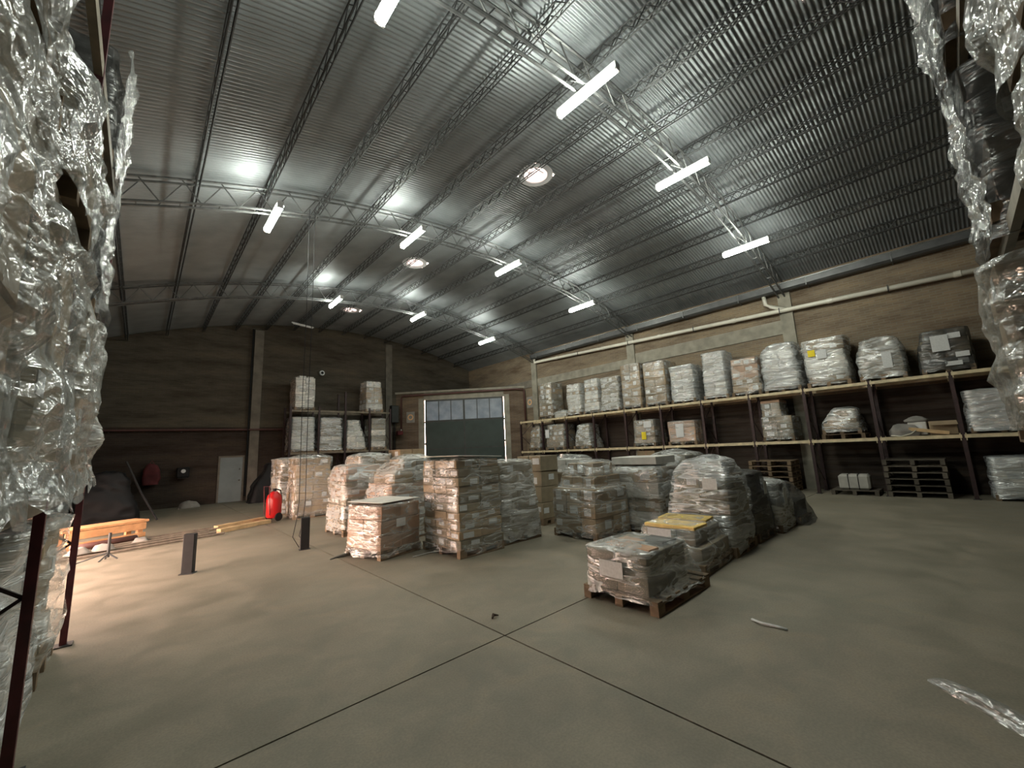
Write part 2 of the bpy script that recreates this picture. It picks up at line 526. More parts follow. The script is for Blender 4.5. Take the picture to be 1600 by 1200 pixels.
gate = struct(cw('door_1', 'gate', G0+.005, G1-.001, .05, 3.54, .0, .04))
mid = (G0+G1)/2
for a, b in ((G0+.005, G0+.016), (mid-.006, mid+.006), (G1-.014, G1-.001)):
    cw('stile', 'gatef', a, b, .05, GZ-.008, -.018, .06, gate)
for z0, z1 in ((.05, .15), (1.9, 1.96), (3.5, 3.6), (GZ-.1, GZ-.008)):
    cw('rail', 'gatef', G0+.005, G1-.001, z0, z1, -.015, .055, gate)
edges = [G0+.016, mid-.006, mid+.006, G1-.014]
for h in (0, 2):
    a, b = edges[h], edges[h+1]
    for i in range(3):
        cw('pane', 'frost', a+(b-a)*i/3-.001, a+(b-a)*(i+1)/3+.001, 3.58, GZ-.08, .01, .02, gate)
        if i: cw('glazing_bar', 'gatef', a+(b-a)*i/3-.0025, a+(b-a)*i/3+.0025, 3.6, GZ-.1, -.01, .05, gate)
for s in (G0, G1):
    for z in (.9, 2.2, 3.45):
        cw('hinge', 'gatef', s-.008, s+.012, z, z+.1, -.05, .0, gate)

# door in the far brick wall
dr = struct(MB().box(2.62, 3.46, YF-.05, YF+.01, 0, 1.95).build('door_2', 'doorb'))
MB().box(2.55, 2.62, YF-.07, YF+.01, 0, 2.02).box(3.46, 3.53, YF-.07, YF+.01, 0, 2.02).box(2.62, 3.46, YF-.07, YF+.01, 1.95, 2.02).build('door_frame', 'concd', dr)
MB().box(3.33, 3.37, YF-.1, YF-.05, 1.38, 1.46).build('door_lock', 'chrome', dr)
MB().box(3.32, 3.38, YF-.12, YF-.05, .9, .96).build('door_handle', 'chrome', dr)

# ================================================================= ROOF STEEL
def arc_pts(x0, x1, dz, n=60):
    return [(x0+(x1-x0)*i/n, 0, roofz(x0+(x1-x0)*i/n)+dz) for i in range(n+1)]
TY = [3.5, 9.55, 15.8, -2.6]
TL = ['arched steel lattice roof truss farthest from the green gate in view', 'middle one of the three arched steel lattice roof trusses',
      'arched steel lattice roof truss closest to the green gate', 'arched steel lattice roof truss over the back of the hall']
for ty, lab in zip(TY, TL):
    t = thing('roof_truss', lab, 'truss', (0, ty, 0), group='arched roof trusses')
    for dz, nm in ((-.16, 'top_chord'), (-.66, 'bottom_chord')):
        for s in (-1, 1):
            MB().tube([(x, s*.09, z) for x, _, z in arc_pts(LX+.02, XW-.02, dz, 40)], .026, 6).build(nm, 'steel', t)
    n = 58
    for i in range(n):
        xa = LX+.1+(XW-LX-.2)*i/n; xb = LX+.1+(XW-LX-.2)*(i+1)/n
        za, zb = (-.64, -.18) if i % 2 else (-.18, -.64)
        s = .09 if i % 2 else -.09
        MB().tube([(xa, s, roofz(xa)+za), (xb, s, roofz(xb)+zb)], .014, 4).build('web_bar', 'steel', t)
        if i % 2 == 0:
            MB().tube([(xa, -.09, roofz(xa)-.65), (xa, .09, roofz(xa)-.65)], .009, 4).build('cross_bar', 'steel', t)
# purlins: one lattice, copied
lac = MB()
n = int((YF-YB)/.2)
for i in range(n):
    y0 = YB+.1+i*.2; y1 = y0+.2
    z0, z1 = (-.25, -.03) if i % 2 else (-.03, -.25)
    lac.tube([(-.035, y0, z0), (-.035, y1, z1)], .009, 4, cap=False).tube([(.035, y0, z1), (.035, y1, z0)], .009, 4, cap=False)
lacm = lac.mesh('lacing', 'steeld')
chm = MB().tube([(-.04, YB, -.03), (-.04, YF, -.03)], .012, 5).tube([(.04, YB, -.03), (.04, YF, -.03)], .012, 5).mesh('upper_chord', 'steeld')
clm = MB().tube([(-.03, YB, -.25), (-.03, YF, -.25)], .013, 5).tube([(.03, YB, -.25), (.03, YF, -.25)], .013, 5).mesh('lower_chord', 'steeld')
ORD = ['first', 'second', 'third', 'fourth', 'fifth', 'sixth', 'seventh', 'eighth', 'ninth', 'tenth', 'eleventh', 'twelfth', 'thirteenth', 'fourteenth', 'fifteenth', 'sixteenth']
for k in range(15):
    x = .45+1.225*(12-k)
    t = thing('roof_purlin', 'dark lattice roof purlin along the hall, %s from the white pipe wall' % ORD[k], 'purlin', (x, 0, roofz(x)), group='lattice roof purlins')
    for nm, me in (('upper_chord', chm), ('lower_chord', clm), ('lacing', lacm)):
        put(nm, me, t)

# ventilators in the roof
VL = ['round white roof vent above the clear floor between the first and middle trusses', 'round white roof vent between the middle truss and the gate-end truss',
      'small far round roof vent beyond the last truss', 'round white roof vent cut off by the top of the picture']
for (x, y), lab in zip(VENTS, VL):
    t = thing('roof_vent', lab, 'roof vent', (x, y, roofz(x)), group='round roof vents')
    MB().lathe([(VR+.14, -.015), (VR+.14, .0), (VR, .0), (VR, -.015), (VR+.14, -.015)], 28).build('flange', 'ventw', t, smooth=False)
    MB().lathe([(VR, -.02), (VR, .35), (VR+.01, .35), (VR+.01, -.02)], 28).build('neck', 'ventw', t, smooth=True)
    b = MB()
    for i in range(14):
        a = 2*PI*i/14; a2 = a+.22
        b.poly([((VR-.01)*math.cos(a), (VR-.01)*math.sin(a), .35), ((VR-.01)*math.cos(a2), (VR-.01)*math.sin(a2), .35),
                (.3*math.cos(a2+.3), .3*math.sin(a2+.3), .6), (.3*math.cos(a+.3), .3*math.sin(a+.3), .6)])
    b.build('spinner_blade', 'ventw', t)
    MB().lathe([(.31, .6), (.2, .68), (.01, .7)], 20).build('cap', 'ventw', t, smooth=True)
    MB().tube([(-VR, 0, .2), (VR, 0, .2)], .012, 5).tube([(0, 0, .2), (0, 0, .6)], .012, 5).build('shaft', 'steeld', t)

# ================================================================= LAMPS
LAMPX = [(1.77, 6.98), (5.15, 7.66), (8.72, 7.76), (12.62, 7.22)]
wordx = ['fourth', 'third', 'second', 'first']
lampbody = MB().box(-.045, .045, -.6, .6, .05, .1).mesh('housing', 'white')
tub = MB()
pts = [(0, -.59, 0), (0, .59, 0)]
tub.tube(pts, .07, 14)
tubm = tub.mesh('diffuser', 'lampw', True)
capm = MB().box(-.06, .06, -.62, -.59, -.06, .08).mesh('end_cap', 'white')
cap2 = MB().box(-.06, .06, .59, .62, -.06, .08).mesh('end_cap', 'white')
TN = ['truss farthest from the gate', 'middle truss', 'truss closest to the gate']
for ti, ty in enumerate((3.4, 9.4, 15.45)):
    for li, (x, z) in enumerate(LAMPX):
        if ti == 2 and li == 0: continue
        t = thing('tube_lamp', 'glowing tube lamp on the %s, %s from the white pipe wall' % (TN[ti], wordx[li]), 'lamp', (x, ty, z), group='glowing tube lamps')
        put('housing', lampbody, t); put('diffuser', tubm, t); put('end_cap', capm, t); put('end_cap', cap2, t)
        zb = roofz(x)-.66-z
        MB().tube([(0, .12, .08), (0, .12, max(zb, .12))], .008, 5).tube([(0, -.1, .08), (-.25, .12, max(zb, .12))], .006, 4).build('hanger', 'steel', t)
t = thing('dead_lamp', 'unlit tube lamp hanging askew beside the far truss', 'lamp', (5.3, 20.4, 8.05), .3)
MB().box(-.55, .55, -.03, .03, 0, .05).build('housing', 'white', t, rz=0)
MB().tube([(-.5, 0, -.02), (.5, 0, -.02)], .018, 6).build('tube', 'white', t)

# ================================================================= GUTTER AND PIPES on the piped wall
t = thing('roof_gutter', 'long dull zinc gutter under the eave of the brick wall', 'gutter', (0, 0, 0))
g = MB()
gp = [(16.02, 6.98), (16.02, 6.78), (16.1, 6.72), (16.32, 6.72), (16.37, 6.78), (16.37, 6.98), (16.35, 6.98), (16.35, 6.8), (16.3, 6.74), (16.12, 6.74), (16.04, 6.8), (16.04, 6.98)]
g.prism([(x, -3.0, z) for x, z in gp], (0, 18.8, 0)).build('trough', 'gutter', t)
MB().tube([(16.02, -3, 6.985), (16.02, 15.8, 6.985)], .022, 6).build('rolled_edge', 'chrome', t)
for y in [-1.5+2.1*i for i in range(9)]:
    MB().box(16.005, 16.4, y-.015, y+.015, 6.69, 6.72).box(16.0, 16.015, y-.015, y+.015, 6.69, 6.97).build('bracket', 'steel', t)
t = thing('drain_pipe', 'long off-white drain pipe sloping along the brick wall', 'pipe')
def pz(y): return 6.54-(15.68-y)*.0385
MB().tube([(16.22, 15.62, 6.78), (16.22, 15.68, 6.66), (16.22, 15.62, pz(15.6)), (16.22, 15.4, pz(15.4)), (16.22, 9, pz(9)), (16.22, 3, pz(3)), (16.22, -4.5, pz(-4.5))], .075, 12).build('pipe', 'pvc', t, smooth=True)
for y in (14.0, 11.0, 8.1, 5.1, 2.2, -.6):
    MB().tube([(16.22, y-.07, pz(y)), (16.22, y+.07, pz(y))], .088, 12).build('coupling', 'pvc', t)
for y in (12.5, 9.6, 6.6, 3.6, .8):
    MB().box(16.12, 16.4, y-.012, y+.012, pz(y)-.1, pz(y)-.08).box(16.12, 16.135, y-.012, y+.012, pz(y)-.1, pz(y)+.1).build('pipe_clip', 'steeld', t)
MB().tube([(16.22, 3.4, pz(3.4)), (16.2, 3.85, pz(3.85)+.22), (16.2, 4.0, pz(4)+.32), (16.2, 4.02, 6.75)], .065, 10).build('branch', 'pvc', t, smooth=True)
t = thing('fire_main', 'dark red pipe framing the green gate across the chamfered corner', 'pipe')
nv = Vector((-dv.y, dv.x)); nv = nv if nv.x > 0 else -nv
def cwp(s, z, off=-.12):
    p = A2+dv*(L*s)+nv*off
    return (p.x, p.y, z)
MB().tube([cwp(.045, 3.1), cwp(.045, 4.95), cwp(.05, 5.08), cwp(.065, 5.12), cwp(.93, 5.2), cwp(.945, 5.19), (XW-.14, B2.y-.1, 5.12), (XW-.14, B2.y-.15, 3.1)], .05, 8).build('pipe', 'pipe_red', t, smooth=True)
t = thing('wall_pipe', 'dark red horizontal pipe along the far brown brick wall', 'pipe')
MB().tube([(LX+.1, YF-.12, 3.16), (5.2, YF-.12, 3.2)], .045, 8).build('pipe', 'pipe_red', t)
for x in (-1, 1.2, 3.4): MB().box(x-.02, x+.02, YF-.18, YF, 3.08, 3.1).build('bracket', 'steeld', t)
MB().tube([(3.58, YF-.14, 0.2), (3.58, YF-.14, 8.0)], .035, 8).build('riser', 'black', t)
# electrical cabinet, sign plates, small wall fittings
t = thing('electric_cabinet', 'dark electric cabinet between the far column and the gate', 'cabinet', (10.75, YF-.25, 3.55))
MB().box(-.22, .22, -.13, .13, 0, 1.0).build('body', 'black', t)
MB().box(-.2, .2, -.15, -.13, .03, .97).build('door', 'gatef', t)
MB().tube([(0, 0, 0), (0, 0, -2.2)], .03, 6).build('conduit', 'black', t)
t = thing('valve_box', 'small dark box on the pipe beside the gate pier', 'box', cwp(.04, 2.85, -.3))
MB().box(-.16, .16, -.1, .1, 0, .22).build('body', 'reddark', t)
MB().tube([(.1, 0, .22), (.1, 0, .32)], .02, 6).build('valve', 'white', t)
def ringsign(label, pos, ang):
    t = thing('wall_sign', label, 'sign', pos, ang)
    MB().box(-.24, .24, -.012, .012, -.32, .32).build('plate', 'cloth', t)
    p = MB().lathe([(.17, .014), (.17, .02), (.11, .02), (.11, .014)], 20)
    me = p.mesh('ring', 'sign')
    put('ring', me, t, rot=(PI/2, 0, 0))
    return t
ringsign('pale sign with an orange ring on the pier beside the gate', cwp(.115, 3.85, -.05), math.atan2(dv.y, dv.x))
t = ringsign('pale sign with an orange ring at the end of the racking', (XW-.03, 16.35, 4.35), -PI/2)
t = thing('wall_light', 'small round white fitting on the far wall above the rack', 'fitting', (6.75, YF-.08, 6.15))
put('body', MB().lathe([(.02, .09), (.12, .09), (.14, .03), (.14, 0)], 16).mesh('body', 'white'), t, rot=(PI/2, 0, 0))
put('lens', MB().lathe([(.001, .1), (.07, .1), (.07, .09)], 16).mesh('lens', 'black'), t, rot=(PI/2, 0, 0))

# ================================================================= PALLETS, CARTONS, LOADS
_pm = {}
def pallet_simple(w, d, m='wood'):
    k = (round(w, 2), round(d, 2), m)
    if k not in _pm:
        b = MB()
        for i in range(5):
            x = -w/2+(w-.13)*i/4; b.box(x, x+.13, -d/2, d/2, .12, .142)
        for i in range(3):
            y = -d/2+(d-.09)*i/2; b.box(-w/2, w/2, y, y+.09, .1, .12)
            for j in range(3):
                x = -w/2+(w-.12)*j/2; b.box(x, x+.12, y, y+.09, .02, .1)
            b.box(-w/2, w/2, y, y+.09, 0, .02)
        _pm[k] = b.mesh('pallet', m)
    return _pm[k]

def pallet_full(parent, w, d, m='wood', z=0, loc=(0, 0), rz=0., n=7, top=None):
    p = top or put('pallet', None, parent, (loc[0], loc[1], z), rz)
    db = bbox_mesh(.1, d, .022, .003, m, 'deck_board')
    sb = bbox_mesh(w, .1, .022, .003, m, 'stringer_board')
    bk = bbox_mesh(.14, .1, .078, .003, m, 'block')
    for i in range(n):
        put('deck_board', db, p, (-w/2+.05+(w-.1)*i/(n-1), 0, .122), R.uniform(-.01, .01))
    for i in range(3):
        y = -d/2+.05+(d-.1)*i/2
        put('stringer_board', sb, p, (0, y, .1))
        put('bottom_board', sb, p, (0, y, 0))
        for j in range(3): put('block', bk, p, (-w/2+.07+(w-.14)*j/2, y, .022))
    return p

def interp(prof, t):
    if t <= prof[0][0]: return prof[0][1:]
    for a, b in zip(prof, prof[1:]):
        if t <= b[0]:
            k = (t-a[0])/max(1e-6, b[0]-a[0])
            return tuple(p+(q-p)*k for p, q in zip(a[1:], b[1:]))
    return prof[-1][1:]

def film_mesh(w, d, prof, z0, z1, n, m, amp, seed, mat, hem=.03, bulge=.02, out=.012, cuts=(), pinch=0.):
    crisp = mat in ('heavy', 'foil')
    v = []; f = []
    def pt(u, z, t):
        sx, sy, ox, oy = interp(prof, t)
        a = 2*PI*u
        c, s = math.cos(a), math.sin(a)
        r = 1/((abs(c)**9+abs(s)**9)**(1/9))
        hx = w/2*sx+out; hy = d/2*sy+out
        x = hx*r*c; y = hy*r*s
        n1 = noise.noise((x*1.6+seed, y*1.6+seed*.7, z*2.6))
        n2 = 1-abs(2*noise.noise((x*2.2-seed+z*1.1, y*2.2+seed+z*.9, z*3.4)))
        n3 = noise.noise((x*5+seed, y*5, z*6))
        e = amp*(.6+1.1*n1+.8*(n2-.55)+.2*n3)
        if crisp:
            e += amp*(.75*noise.noise((x*6+seed+z*5, y*6+z*6, z*3+seed))+.2*noise.noise((x*15, y*15+seed, z*11)))
        for c in cuts:
            q = abs(z-c)
            if q < .05: e -= pinch*(1-q/.05)
        e = max(e, -.006-pinch)
        ln = math.hypot(x/hx, y/hy)
        gx, gy = (x/hx)**7, (y/hy)**7
        gl = math.hypot(gx, gy) or 1
        return x+ox+gx/gl*e, y+oy+gy/gl*e
    for j in range(m+1):
        t = j/m
        for i in range(n):
            z = z0+(z1-z0)*t
            x, y = pt(i/n, z, t)
            if j == 0: z += hem*noise.noise((x*5+seed, y*5, 3.1))
            if j == m: z += amp*.4*noise.noise((x*4+seed, y*4, 1.1))
            v.append((x, y, z))
    sx, sy, ox, oy = interp(prof, 1)
    K = 7
    base = m*n
    for k in range(1, K+1):
        q = 1-k/K
        for i in range(n):
            x, y, z = v[base+i]
            X = ox+(x-ox)*q; Y = oy+(y-oy)*q
            Z = z1+bulge*(1-q*q)+amp*.8*(noise.noise((X*4+seed, Y*4, 7.7))+.5*noise.noise((X*11+seed, Y*11, 2.7)))*min(1, k*.6)+.012
            v.append((X, Y, Z))
    for j in range(m+K):
        for i in range(n):
            a = j*n+i; b = j*n+(i+1) % n
            f.append((a, b, b+n, a+n))
    me = bpy.data.meshes.new('stretch_wrap')
    me.from_pydata(v, [], f)
    me.materials.append(MT[mat])
    me.polygons.foreach_set('use_smooth', [not crisp]*len(f))
    me.update()
    return me

FLAT = [(0, 1, 1, 0, 0), (1, 1, 1, 0, 0)]
_lab = {}
def label_on(carton, sx, sy, sz, side, mat='paper', size=None, off=None):
    lw, lh = size or (min(.2, .55*(sy if side[0] else sx))*R.uniform(.7, 1.1), min(.15, sz*.6)*R.uniform(.75, 1.1))
    lw, lh = round(lw, 2), round(max(lh, .03), 2)
    me = bbox_mesh(lw, .004, lh, .001, mat, 'label')
    fw_ = sy if side[0] else sx
    u, h = off or (R.uniform(-.5, .5)*max(0, fw_-lw-.04), R.uniform(.25, .75)*max(0, sz-lh))
    if side[0]:
        put('label', me, carton, (side[0]*(sx/2+.003), u, h), PI/2)
    else:
        put('label', me, carton, (u, side[1]*(sy/2+.003), h), 0)

seedc = [1.0]
def load(name, label, cat, x, y, z, w, d, h, rz=0., grid=(2, 3), layers=5, prof=FLAT, film='clear', carton='carton', plab=.5,
         pallet='simple', pm='wood', amp=.016, group=None, n=64, hem=.03, bulge=.02, jit=.012, notes=(), sides=((-1, 0), (0, -1)), zrow=None, top=None, filmz=.05, pinch=None):
    """one wrapped pallet: pallet, cartons (with paper labels) and stretch wrap move together"""
    seedc[0] += 3.7; seed = seedc[0]
    t = thing(name, label, cat, (x, y, z), rz, group)
    z0 = .144 if pallet else 0.
    if pallet == 'full': pallet_full(t, w, d, pm)
    elif pallet: put('pallet', pallet_simple(w, d, pm), t)
    nx, ny = grid
    hs = zrow or [h/layers]*layers
    tot = sum(hs)
    zz = z0
    if pinch is None: pinch = {'silver': .022, 'milky': .012}.get(film, 0.)
    cuts = [z0+sum(hs[:i]) for i in range(1, len(hs))]
    for li, lh in enumerate(hs):
        smp = [interp(prof, (zz+lh*q-z0)/tot) for q in (.02, .35, .65, .98)]
        x0 = max(q[2]-w*q[0]/2 for q in smp); x1 = min(q[2]+w*q[0]/2 for q in smp)
        y0 = max(q[3]-d*q[1]/2 for q in smp); y1 = min(q[3]+d*q[1]/2 for q in smp)
        ox, oy = (x0+x1)/2, (y0+y1)/2
        W, D = (x1-x0)*(.975-pinch*1.6), (y1-y0)*(.975-pinch*1.6)
        # alternate brick bond
        gx, gy = (nx, ny) if li % 2 == 0 or nx == ny else (nx, ny)
        shift = (li % 2)*.5
        bx = [0]+[((i+ (shift if ny > 1 and False else 0))/gx) for i in range(1, gx)]+[1]
        cm = carton if isinstance(carton, str) else carton[R.randrange(len(carton))]
        for i in range(gx):
            for j in range(gy):
                edge = i in (0, gx-1) or j in (0, gy-1) or li == len(hs)-1
                if not edge: continue
                cwid = round(W/gx-.006, 2); cdep = round(D/gy-.006, 2); chh = round(lh-.009, 3)
                me = bbox_mesh(cwid, cdep, chh, .006, cm, 'carton')
                px_ = ox-W/2+W*(i+.5)/gx+R.uniform(-jit, jit); py_ = oy-D/2+D*(j+.5)/gy+R.uniform(-jit, jit)
                c = put('carton', me, t, (px_, py_, zz), R.uniform(-.02, .02))
                for s in sides:
                    on = (s[0] == -1 and i == 0) or (s[0] == 1 and i == gx-1) or (s[1] == -1 and j == 0) or (s[1] == 1 and j == gy-1)
                    if on and R.random() < plab: label_on(c, cwid, cdep, chh, s)
        zz += lh
    for (side, u, hz, lw, lh, mt) in notes:
        tm = min(1, max(0, (hz-z0)/tot))
        sx, sy, ox, oy = interp(prof, tm)
        me = bbox_mesh(lw, .004, lh, .001, mt, 'note')
        e = amp*1.1+.02
        if side[0]: put('note', me, t, (ox+side[0]*(w/2*sx+e), u, hz), PI/2)
        elif side[1]: put('note', me, t, (u, oy+side[1]*(d/2*sy+e), hz), 0)
        else: put('note', me, t, (u, 0, z0+tot+.06), rot=(-PI/2+.12, 0, .4))
    if top:
        for (tx, ty, tw, td, th, tmt) in top:
            put('carton', bbox_mesh(tw, td, th, .006, tmt, 'carton'), t, (tx, ty, zz+.002), R.uniform(-.1, .1))
    if film:
        m = max(10, int(tot*(18 if film in ('heavy', 'foil') else 30)))
        put('stretch_wrap', film_mesh(w, d, prof, z0*.45 if filmz is None else filmz, z0+tot+.004, n, m, amp, seed, film, hem, bulge, cuts=cuts, pinch=pinch), t)
    return t

def drape(t, side, w, h, z0, off, mat, seed, lean=.0):
    """torn sheet of film hanging over one face of a load"""
    nu, nv = 26, int(h*18)
    v = []; f = []
    for j in range(nv+1):
        for i in range(nu+1):
            u = (i/nu-.5)*w; z = z0+h*j/nv
            if j == 0: z += .22*h*noise.noise((u*4+seed, 1.3, seed))
            if j == nv: z += .3*h*noise.noise((u*3.1+seed, 4.3, seed))
            if i in (0, nu): u += .12*noise.noise((z*4+seed, 2.2, 0))
            e = off+.07*abs(noise.noise((u*3+seed, z*2.2, seed)))+.05*noise.noise((u*5+z*4, z*6+seed, 1))+.02*noise.noise((u*15, z*15, seed))+lean*(j/nv)
            v.append((side[0]*e, u, z) if side[0] else (u, side[1]*e, z))
    k = nu+1
    for j in range(nv):
        for i in range(nu):
            a = j*k+i
            f.append((a, a+1, a+1+k, a+k))
    me = bpy.data.meshes.new('film_drape'); me.from_pydata(v, [], f); me.materials.append(MT[mat]); me.update()
    return put('film_drape', me, t)

def wav(a=.03, k=5, s=1.0, seed=0, taper=0.):
    """uneven outline: list of (t, sx, sy, ox, oy)"""
    r = random.Random(seed)
    out = []
    for i in range(k+1):
        t = i/k
        q = 1-taper*t
        out.append((t, q*s*(1+r.uniform(-a, a)), q*s*(1+r.uniform(-a, a)), r.uniform(-a, a)*.4, r.uniform(-a, a)*.4))
    return out

FG = 'wrapped pallets standing on the floor'
# --- row in front: nearest low pallet
load('pallet_load', 'low wrapped brown box on a wooden pallet, closest to the floor joint', 'pallet load', 4.6, 2.77, 0, 1.25, .94, .42, 0, (2, 2), zrow=[.42],
     prof=[(0, 1, .97, 0, 0), (.12, .97, .93, -.01, .01), (.6, .82, .88, -.09, .03), (1, .74, .85, -.12, .04)], film='milky', plab=0, pallet='full', amp=.02, group=FG, n=110, bulge=.03, filmz=.1,
     carton='cartong', notes=[((-1, 0), .05, .3, .3, .17, 'paper')], top=[(-.2, .12, .42, .3, .03, 'cartonp'), (.1, -.12, .3, .34, .03, 'cartond'), (-.35, -.18, .2, .3, .03, 'cartonp')], hem=.05)
load('pallet_load', 'low wrapped pallet of yellow goods behind the brown box', 'pallet load', 6.0, 2.95, 0, 1.1, .95, .40, .05, (2, 3), zrow=[.2, .19],
     prof=[(0, 1, 1, 0, 0), (.4, 1, 1, 0, 0), (1, .86, .84, .03, .04)], film='clear', carton='cartong', plab=0, pallet='full', amp=.02, group=FG, n=90, bulge=.1,
     notes=[((-1, 0), .1, .36, .34, .2, 'paper'), ((0, 0), .25, 0, .16, .1, 'yellow')], top=[(-.2, .02, .42, .74, .05, 'cartony'), (.24, .05, .4, .7, .07, 'cartony')], hem=.06)
load('pallet_load', 'tall pallet wound in shiny grey film between the low yellow pallet and dark box', 'pallet load', 7.1, 2.98, 0, 1.0, 1.0, 1.25, .03, (2, 2), 6,
     prof=[(0, .92, .94, 0, .02), (.22, 1.04, 1.1, -.03, .04), (.45, .98, 1.0, .02, .0), (.7, .92, .9, .03, -.02), (.86, .8, .86, .06, 0), (1, .6, .62, .1, -.04)], film='silver', carton=('cartong', 'cartonw'), plab=.2, amp=.035, group=FG, n=90, bulge=.08, hem=.05,
     notes=[((-1, 0), -.22, .98, .22, .17, 'paper')])
load('pallet_load', 'narrow dark grey wrapped stack behind the shiny film pallet', 'pallet load', 8.2, 2.9, 0, .9, .8, .98, 0, (1, 2), 3, prof=[(0, 1, 1, 0, 0), (.6, .95, .95, 0, 0), (1, .75, .75, 0, 0)],
     film='dark', carton=('cartond', 'cartong'), plab=.0, amp=.025, group=FG, bulge=.04, notes=[((0, -1), .1, .75, .16, .22, 'paper')])
load('pallet_load', 'wrapped brown stack with a cloudy film top near the open floor', 'pallet load', 9.2, 2.9, 0, .95, .95, .72, .02, (2, 2), 3, prof=[(0, 1, 1, 0, 0), (.6, 1, 1, 0, 0), (1, .85, .85, 0, .02)],
     film='milky', carton=('cartong', 'cartond'), plab=.0, amp=.025, group=FG, bulge=.08, notes=[((0, -1), -.2, .5, .2, .3, 'paper')])
load('pallet_load', 'dark sagging plastic sack load at the end of the row', 'pallet load', 10.15, 2.85, 0, .85, 1.0, .62, 0, (1, 2), 2, prof=[(0, 1.15, 1.06, .08, -.04), (.3, 1.0, 1, 0, 0), (.65, .8, .85, -.08, 0), (1, .45, .5, -.12, 0)],
     film='dark', carton='cartond', plab=0, amp=.04, group=FG, bulge=.06, filmz=.02)
# --- middle group
load('pallet_load', 'wrapped pallet with a pale flat carton on top', 'pallet load', 7.95, 4.62, 0, 1.1, 1.1, 1.16, .06, (2, 2), zrow=[.26, .26, .3, .3],
     prof=[(0, .95, .95, 0, 0), (.45, .97, .97, 0, 0), (.5, 1.08, 1.06, 0, 0), (.9, 1.05, 1.03, 0, .0), (1, .95, .95, 0, 0)], film='milky', carton=('cartong', 'carton', 'cartonw'), plab=.45, amp=.03, group=FG, n=84)
tag(put('flat_carton', bbox_mesh(.95, .98, .15, .008, 'cartonw', 'flat_carton'), None, (7.95, 4.62, 1.315), .08), 'pale flat carton lying on a wrapped pallet', 'carton')
load('pallet_load', 'pallet of tan labelled boxes under glossy clear film with a domed top', 'pallet load', 6.8, 5.22, 0, 1.08, 1.08, 1.3, -.03, (2, 3), zrow=[.26, .26, .27, .22, .25],
     prof=[(0, 1.0, 1.0, 0, 0), (.62, 1.0, 1.0, 0, 0), (.66, .84, .84, .06, .02), (.85, .78, .78, .08, 0), (1, .62, .6, .1, .02)], film='clear', carton='carton', plab=.75, pallet='full', amp=.022, group=FG, n=100, bulge=.05, hem=.05)
load('pallet_load', 'wrapped stack of greyish boxes with green tint beside the tall label stack', 'pallet load', 5.5, 6.42, 0, 1.05, 1.05, 1.36, .0, (2, 3), 6,
     prof=[(0, 1.05, 1.05, .02, 0), (.4, 1.0, 1.02, 0, 0), (.75, .93, .95, -.02, 0), (1, .88, .9, -.03, 0)], film='milky', carton='cartong', plab=.5, amp=.024, group=FG, n=84)
load('pallet_load', 'tall straight stack of brown boxes covered with white labels', 'pallet load', 4.46, 6.37, 0, .96, 1.2, 1.46, .0, (2, 3), 10,
     prof=[(0, 1, 1, 0, 0), (.5, .985, .985, 0, 0), (1, .96, .97, -.01, 0)], film='clear', carton=('cartong', 'carton'), plab=.7, pallet='full', amp=.012, group=FG, n=110, bulge=.01, jit=.02, hem=.06)
tag(put('cardboard_sheet', bbox_mesh(.98, 1.24, .012, .003, 'cartonw', 'cardboard_sheet'), None, (4.45, 6.37, 1.645), .02), 'pale cardboard sheet lying on the tall labelled stack', 'cardboard')
bpy.data.objects['cardboard_sheet'].rotation_euler = (.0, .05, .02)
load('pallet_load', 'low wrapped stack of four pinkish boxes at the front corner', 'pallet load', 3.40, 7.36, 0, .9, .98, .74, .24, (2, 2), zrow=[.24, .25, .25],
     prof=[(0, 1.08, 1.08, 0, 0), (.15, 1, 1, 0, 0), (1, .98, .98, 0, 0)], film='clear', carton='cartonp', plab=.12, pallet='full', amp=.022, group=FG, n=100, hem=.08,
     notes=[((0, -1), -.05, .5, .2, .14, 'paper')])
tag(put('cardboard_sheet', bbox_mesh(.86, .94, .01, .003, 'cartonw', 'cardboard_sheet'), None, (3.40, 7.36, .925), .26), 'pale cardboard sheet on top of the low pinkish stack', 'cardboard')
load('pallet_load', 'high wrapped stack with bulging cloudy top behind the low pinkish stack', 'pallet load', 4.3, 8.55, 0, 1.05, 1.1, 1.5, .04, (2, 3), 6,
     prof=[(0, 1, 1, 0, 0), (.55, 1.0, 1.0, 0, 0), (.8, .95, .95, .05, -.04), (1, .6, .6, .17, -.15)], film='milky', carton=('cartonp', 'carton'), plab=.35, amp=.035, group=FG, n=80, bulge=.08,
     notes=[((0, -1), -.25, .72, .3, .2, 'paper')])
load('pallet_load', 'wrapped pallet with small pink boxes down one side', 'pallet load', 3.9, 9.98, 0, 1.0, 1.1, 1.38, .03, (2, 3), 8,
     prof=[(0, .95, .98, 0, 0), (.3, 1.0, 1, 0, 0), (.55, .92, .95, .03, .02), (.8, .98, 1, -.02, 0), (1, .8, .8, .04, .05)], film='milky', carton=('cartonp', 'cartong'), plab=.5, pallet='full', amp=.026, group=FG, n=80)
load('pallet_load', 'wrapped pallet of labelled boxes behind the hanging cables', 'pallet load', 3.95, 13.85, 0, 1.05, 1.05, 1.62, -.05, (2, 3), 8,
     prof=wav(.04, 5, 1, 5), film='clear', carton='carton', plab=.55, amp=.026, group=FG, bulge=.12)
load('pallet_load', 'greyish wrapped pallet beside the red fire extinguisher', 'pallet load', 3.85, 15.4, 0, 1.05, 1.05, 1.62, .02, (2, 2), 6,
     prof=wav(.05, 5, 1, 6), film='milky', carton='cartong', plab=.2, amp=.03, group=FG)
